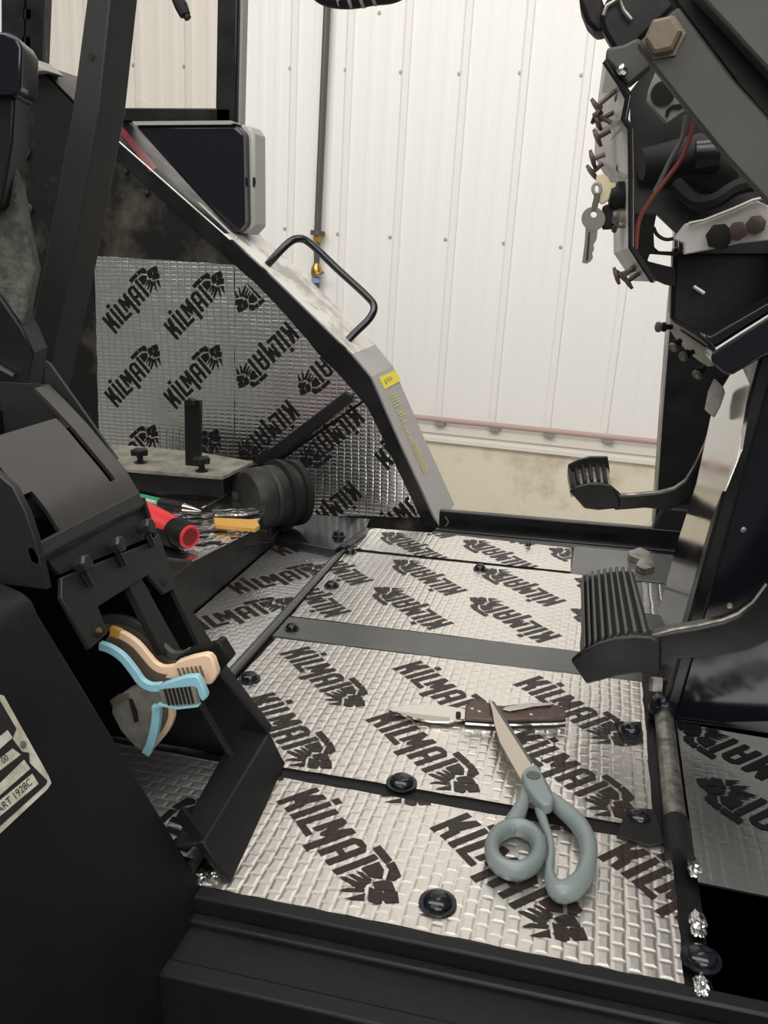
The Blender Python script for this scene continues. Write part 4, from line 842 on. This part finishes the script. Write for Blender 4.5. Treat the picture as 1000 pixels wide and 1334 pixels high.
# keys
def key_thing(label, parts_):
    pass
ke = thing('ignition_key', 'ignition key with cream plastic head standing in the lock', 'key', hit(786, 250, ('y', .69)), 'ignition keys')
build('key_head', slab(('y', .69), cr(740, 200, 6.25, [(250, 165), (290, 165), (330, 200), (345, 240), (390, 240), (390, 300), (345, 330), (330, 380), (280, 415), (245, 400), (255, 340), (265, 290), (250, 250), (225, 240), (225, 190)]), (0, .004, 0)), K['tag'], ke, bevel=.001)
rgp = [hit(777 + 5.5 * math.cos(t) * .9, 246 + 7 * math.sin(t), ('y', .688)) for t in [k * math.pi / 10 for k in range(20)]]
build('ring_eye', M().tube(rgp, .0013, 8, closed=True), K['midgrey'], ke)
k2 = thing('hanging_key', 'dull grey key hanging by its hole below the ignition key', 'key', hit(765, 343, ('y', .685)), 'ignition keys')
ctr = (772.5, 285); pa = []
for k in range(24):
    an = 2 * math.pi * k / 24; pa.append((ctr[0] + 15.5 * math.cos(an), ctr[1] + 15.5 * math.sin(an)))
hole = [(773 + 4 * math.cos(2 * math.pi * k / 24), 279.5 + 4 * math.sin(2 * math.pi * k / 24)) for k in range(24)]
A_ = pts(('y', .683), pa); B_ = pts(('y', .683), hole); mm = M(); mm.loft(A_ + [A_[0]], B_ + [B_[0]], (0, .002, 0)); build('bow', mm, K['keym'], k2)
build('blade', slab(('y', .6835), cr(740, 200, 6.25, [(140, 600), (150, 590), (240, 600), (232, 690), (222, 715), (205, 740), (210, 780), (195, 810), (200, 850), (180, 880), (150, 898), (112, 890), (125, 790), (135, 700)]), (0, .0016, 0)), K['keym'], k2)
build('groove', slab(('y', .6828), cr(740, 200, 6.25, [(165, 640), (178, 640), (160, 870), (145, 870)]), (0, .0007, 0)), K['slot'], k2)
build('ring', M().tube(pts(('y', .684), [(777, 252), (777, 258), (775, 266), (773, 276)]), .0022, 8), K['keym'], k2)

# =================================================================== SCISSORS and KNIFE
sc_ = thing('scissors', 'open ended scissors with grey green plastic handles lying on the foil mats', 'scissors', hit(700, 1100, ('z', .003)))
s3 = lambda l: cr(490, 880, 3.448, l)
ZB = .0165
build('blade', slab(('z', ZB), s3([(505, 108), (516, 112), (545, 160), (695, 395), (700, 430), (650, 470), (590, 365), (550, 290), (528, 215), (520, 160)]), (0, 0, -.0016)), K['blade'], sc_, bevel=.0004)
build('blade', slab(('z', ZB - .0022), s3([(505, 108), (530, 118), (600, 225), (702, 388), (690, 400), (640, 330), (520, 150)]), (0, 0, -.0016)), K['tealdark'], sc_)
def sp3(l, zz, k=5, closed=False): return smooth_path(pts(('z', zz), s3(l)), k, closed)
def handle(name, path, radii, zz, closed, flat=.8):
    P = sp3(path, zz, 5, closed); n = len(path); rr = []
    for i in range(len(P)):
        s = i / 5; a = int(s) % n; b = (a + 1) % n if closed else min(a + 1, n - 1); f_ = s - int(s); rr.append(radii[a] * (1 - f_) + radii[b] * f_)
    return M().tube(P, rr, 14, closed=closed, flat=flat, up=(0, 0, 1))
ring_ = [(625 + 107 * math.cos(t), 780 + 98 * math.sin(t)) for t in [k * math.pi / 7 for k in range(14)]]
build('handle_ring', handle('r', ring_, [.0053] * 14, .0095, True, 1.5), K['teal'], sc_)
build('handle_arm', handle('a', [(690, 470), (668, 530), (650, 590), (620, 650), (585, 700)], [.0046, .0044, .0055, .0068, .0055], .0100, False, .9), K['teal'], sc_)
big = [(775, 555), (835, 600), (905, 665), (948, 745), (950, 830), (925, 910), (875, 960), (825, 970), (790, 935), (778, 870), (785, 800), (778, 730), (752, 660), (735, 590)]
build('handle_loop', handle('b', big, [.0056, .0066, .0068, .0066, .0062, .0066, .0074, .0074, .0052, .0030, .0026, .0028, .0034, .0042], .010, True, 1.1), K['teal'], sc_)
build('handle_bridge', handle('c', [(690, 450), (715, 480), (745, 540), (770, 580)], [.0085, .009, .009, .0075], .0135, False, .5), K['teal'], sc_)
build('pivot_boss', slab(('z', .0205), s3([(652, 440), (668, 415), (700, 398), (728, 400), (745, 435), (772, 490), (800, 545), (790, 575), (750, 580), (712, 545), (672, 490)]), (0, 0, -.010)), K['teal'], sc_, bevel=.003, seg=4)
build('pivot_screw', M().lathe(hit(*s3([(705, 449)])[0], ('z', .0207)), (0, 0, 1), [(0, .0056), (.0006, .0054), (.0008, .0045)], 18), K['tealdark'], sc_)
kf = thing('folding_knife', 'open folding knife with brown handle and steel clip lying on the middle foil mat', 'knife', hit(670, 930, ('z', .003)))
build('blade', slab(('z', .0065), s3([(52, 152), (90, 140), (150, 130), (230, 128), (310, 133), (400, 150), (400, 196), (355, 200), (330, 208), (250, 205), (180, 192), (110, 172)]), (0, 0, -.0022)), K['knifeblade'], kf, bevel=.0006)
build('bevel_edge', slab(('z', .0067), s3([(75, 158), (180, 172), (330, 188), (330, 206), (250, 205), (180, 192), (110, 172)]), (0, 0, -.0004)), K['steel'], kf)
hp = [(398, 160), (405, 130), (430, 112), (475, 110), (520, 130), (570, 134), (700, 120), (790, 124), (835, 140), (852, 165), (850, 185), (800, 190), (520, 196), (400, 188)]
build('liner', slab(('z', .0035), s3([(x, y + 34) for x, y in hp]), (0, 0, -.0024)), K['slot'], kf)
build('steel_liner', slab(('z', .006), s3([(x, y + 23) for x, y in hp]), (0, 0, -.0022)), K['chrome'], kf)
build('liner', slab(('z', .009), s3([(x, y + 11) for x, y in hp]), (0, 0, -.0026)), K['slot'], kf)
build('handle_scale', slab(('z', .0128), s3(hp), (0, 0, -.0036)), K['wood'], kf, bevel=.0012)
build('pocket_clip', slab(('z', .0150), s3([(565, 150), (580, 140), (660, 125), (780, 122), (790, 132), (700, 140), (600, 158)]), (0, 0, -.0015)), K['steel'], kf, bevel=.0004)
for (x, y) in [(462, 162), (695, 176), (430, 150)]: build('handle_screw', M().lathe(hit(*s3([(x, y)])[0], ('z', .0128)), (0, 0, 1), [(0, .0018), (.0005, .0017), (.0006, .001)], 10), K['chrome'], kf)
build('thumb_stud', M().lathe(hit(*s3([(368, 180)])[0], ('z', .0065)), (0, 0, 1), [(0, .0024), (.003, .0024), (.0032, .002)], 8), K['slot'], kf)

for o in bpy.data.objects:
    if '_b' in o.keys(): del o['_b']
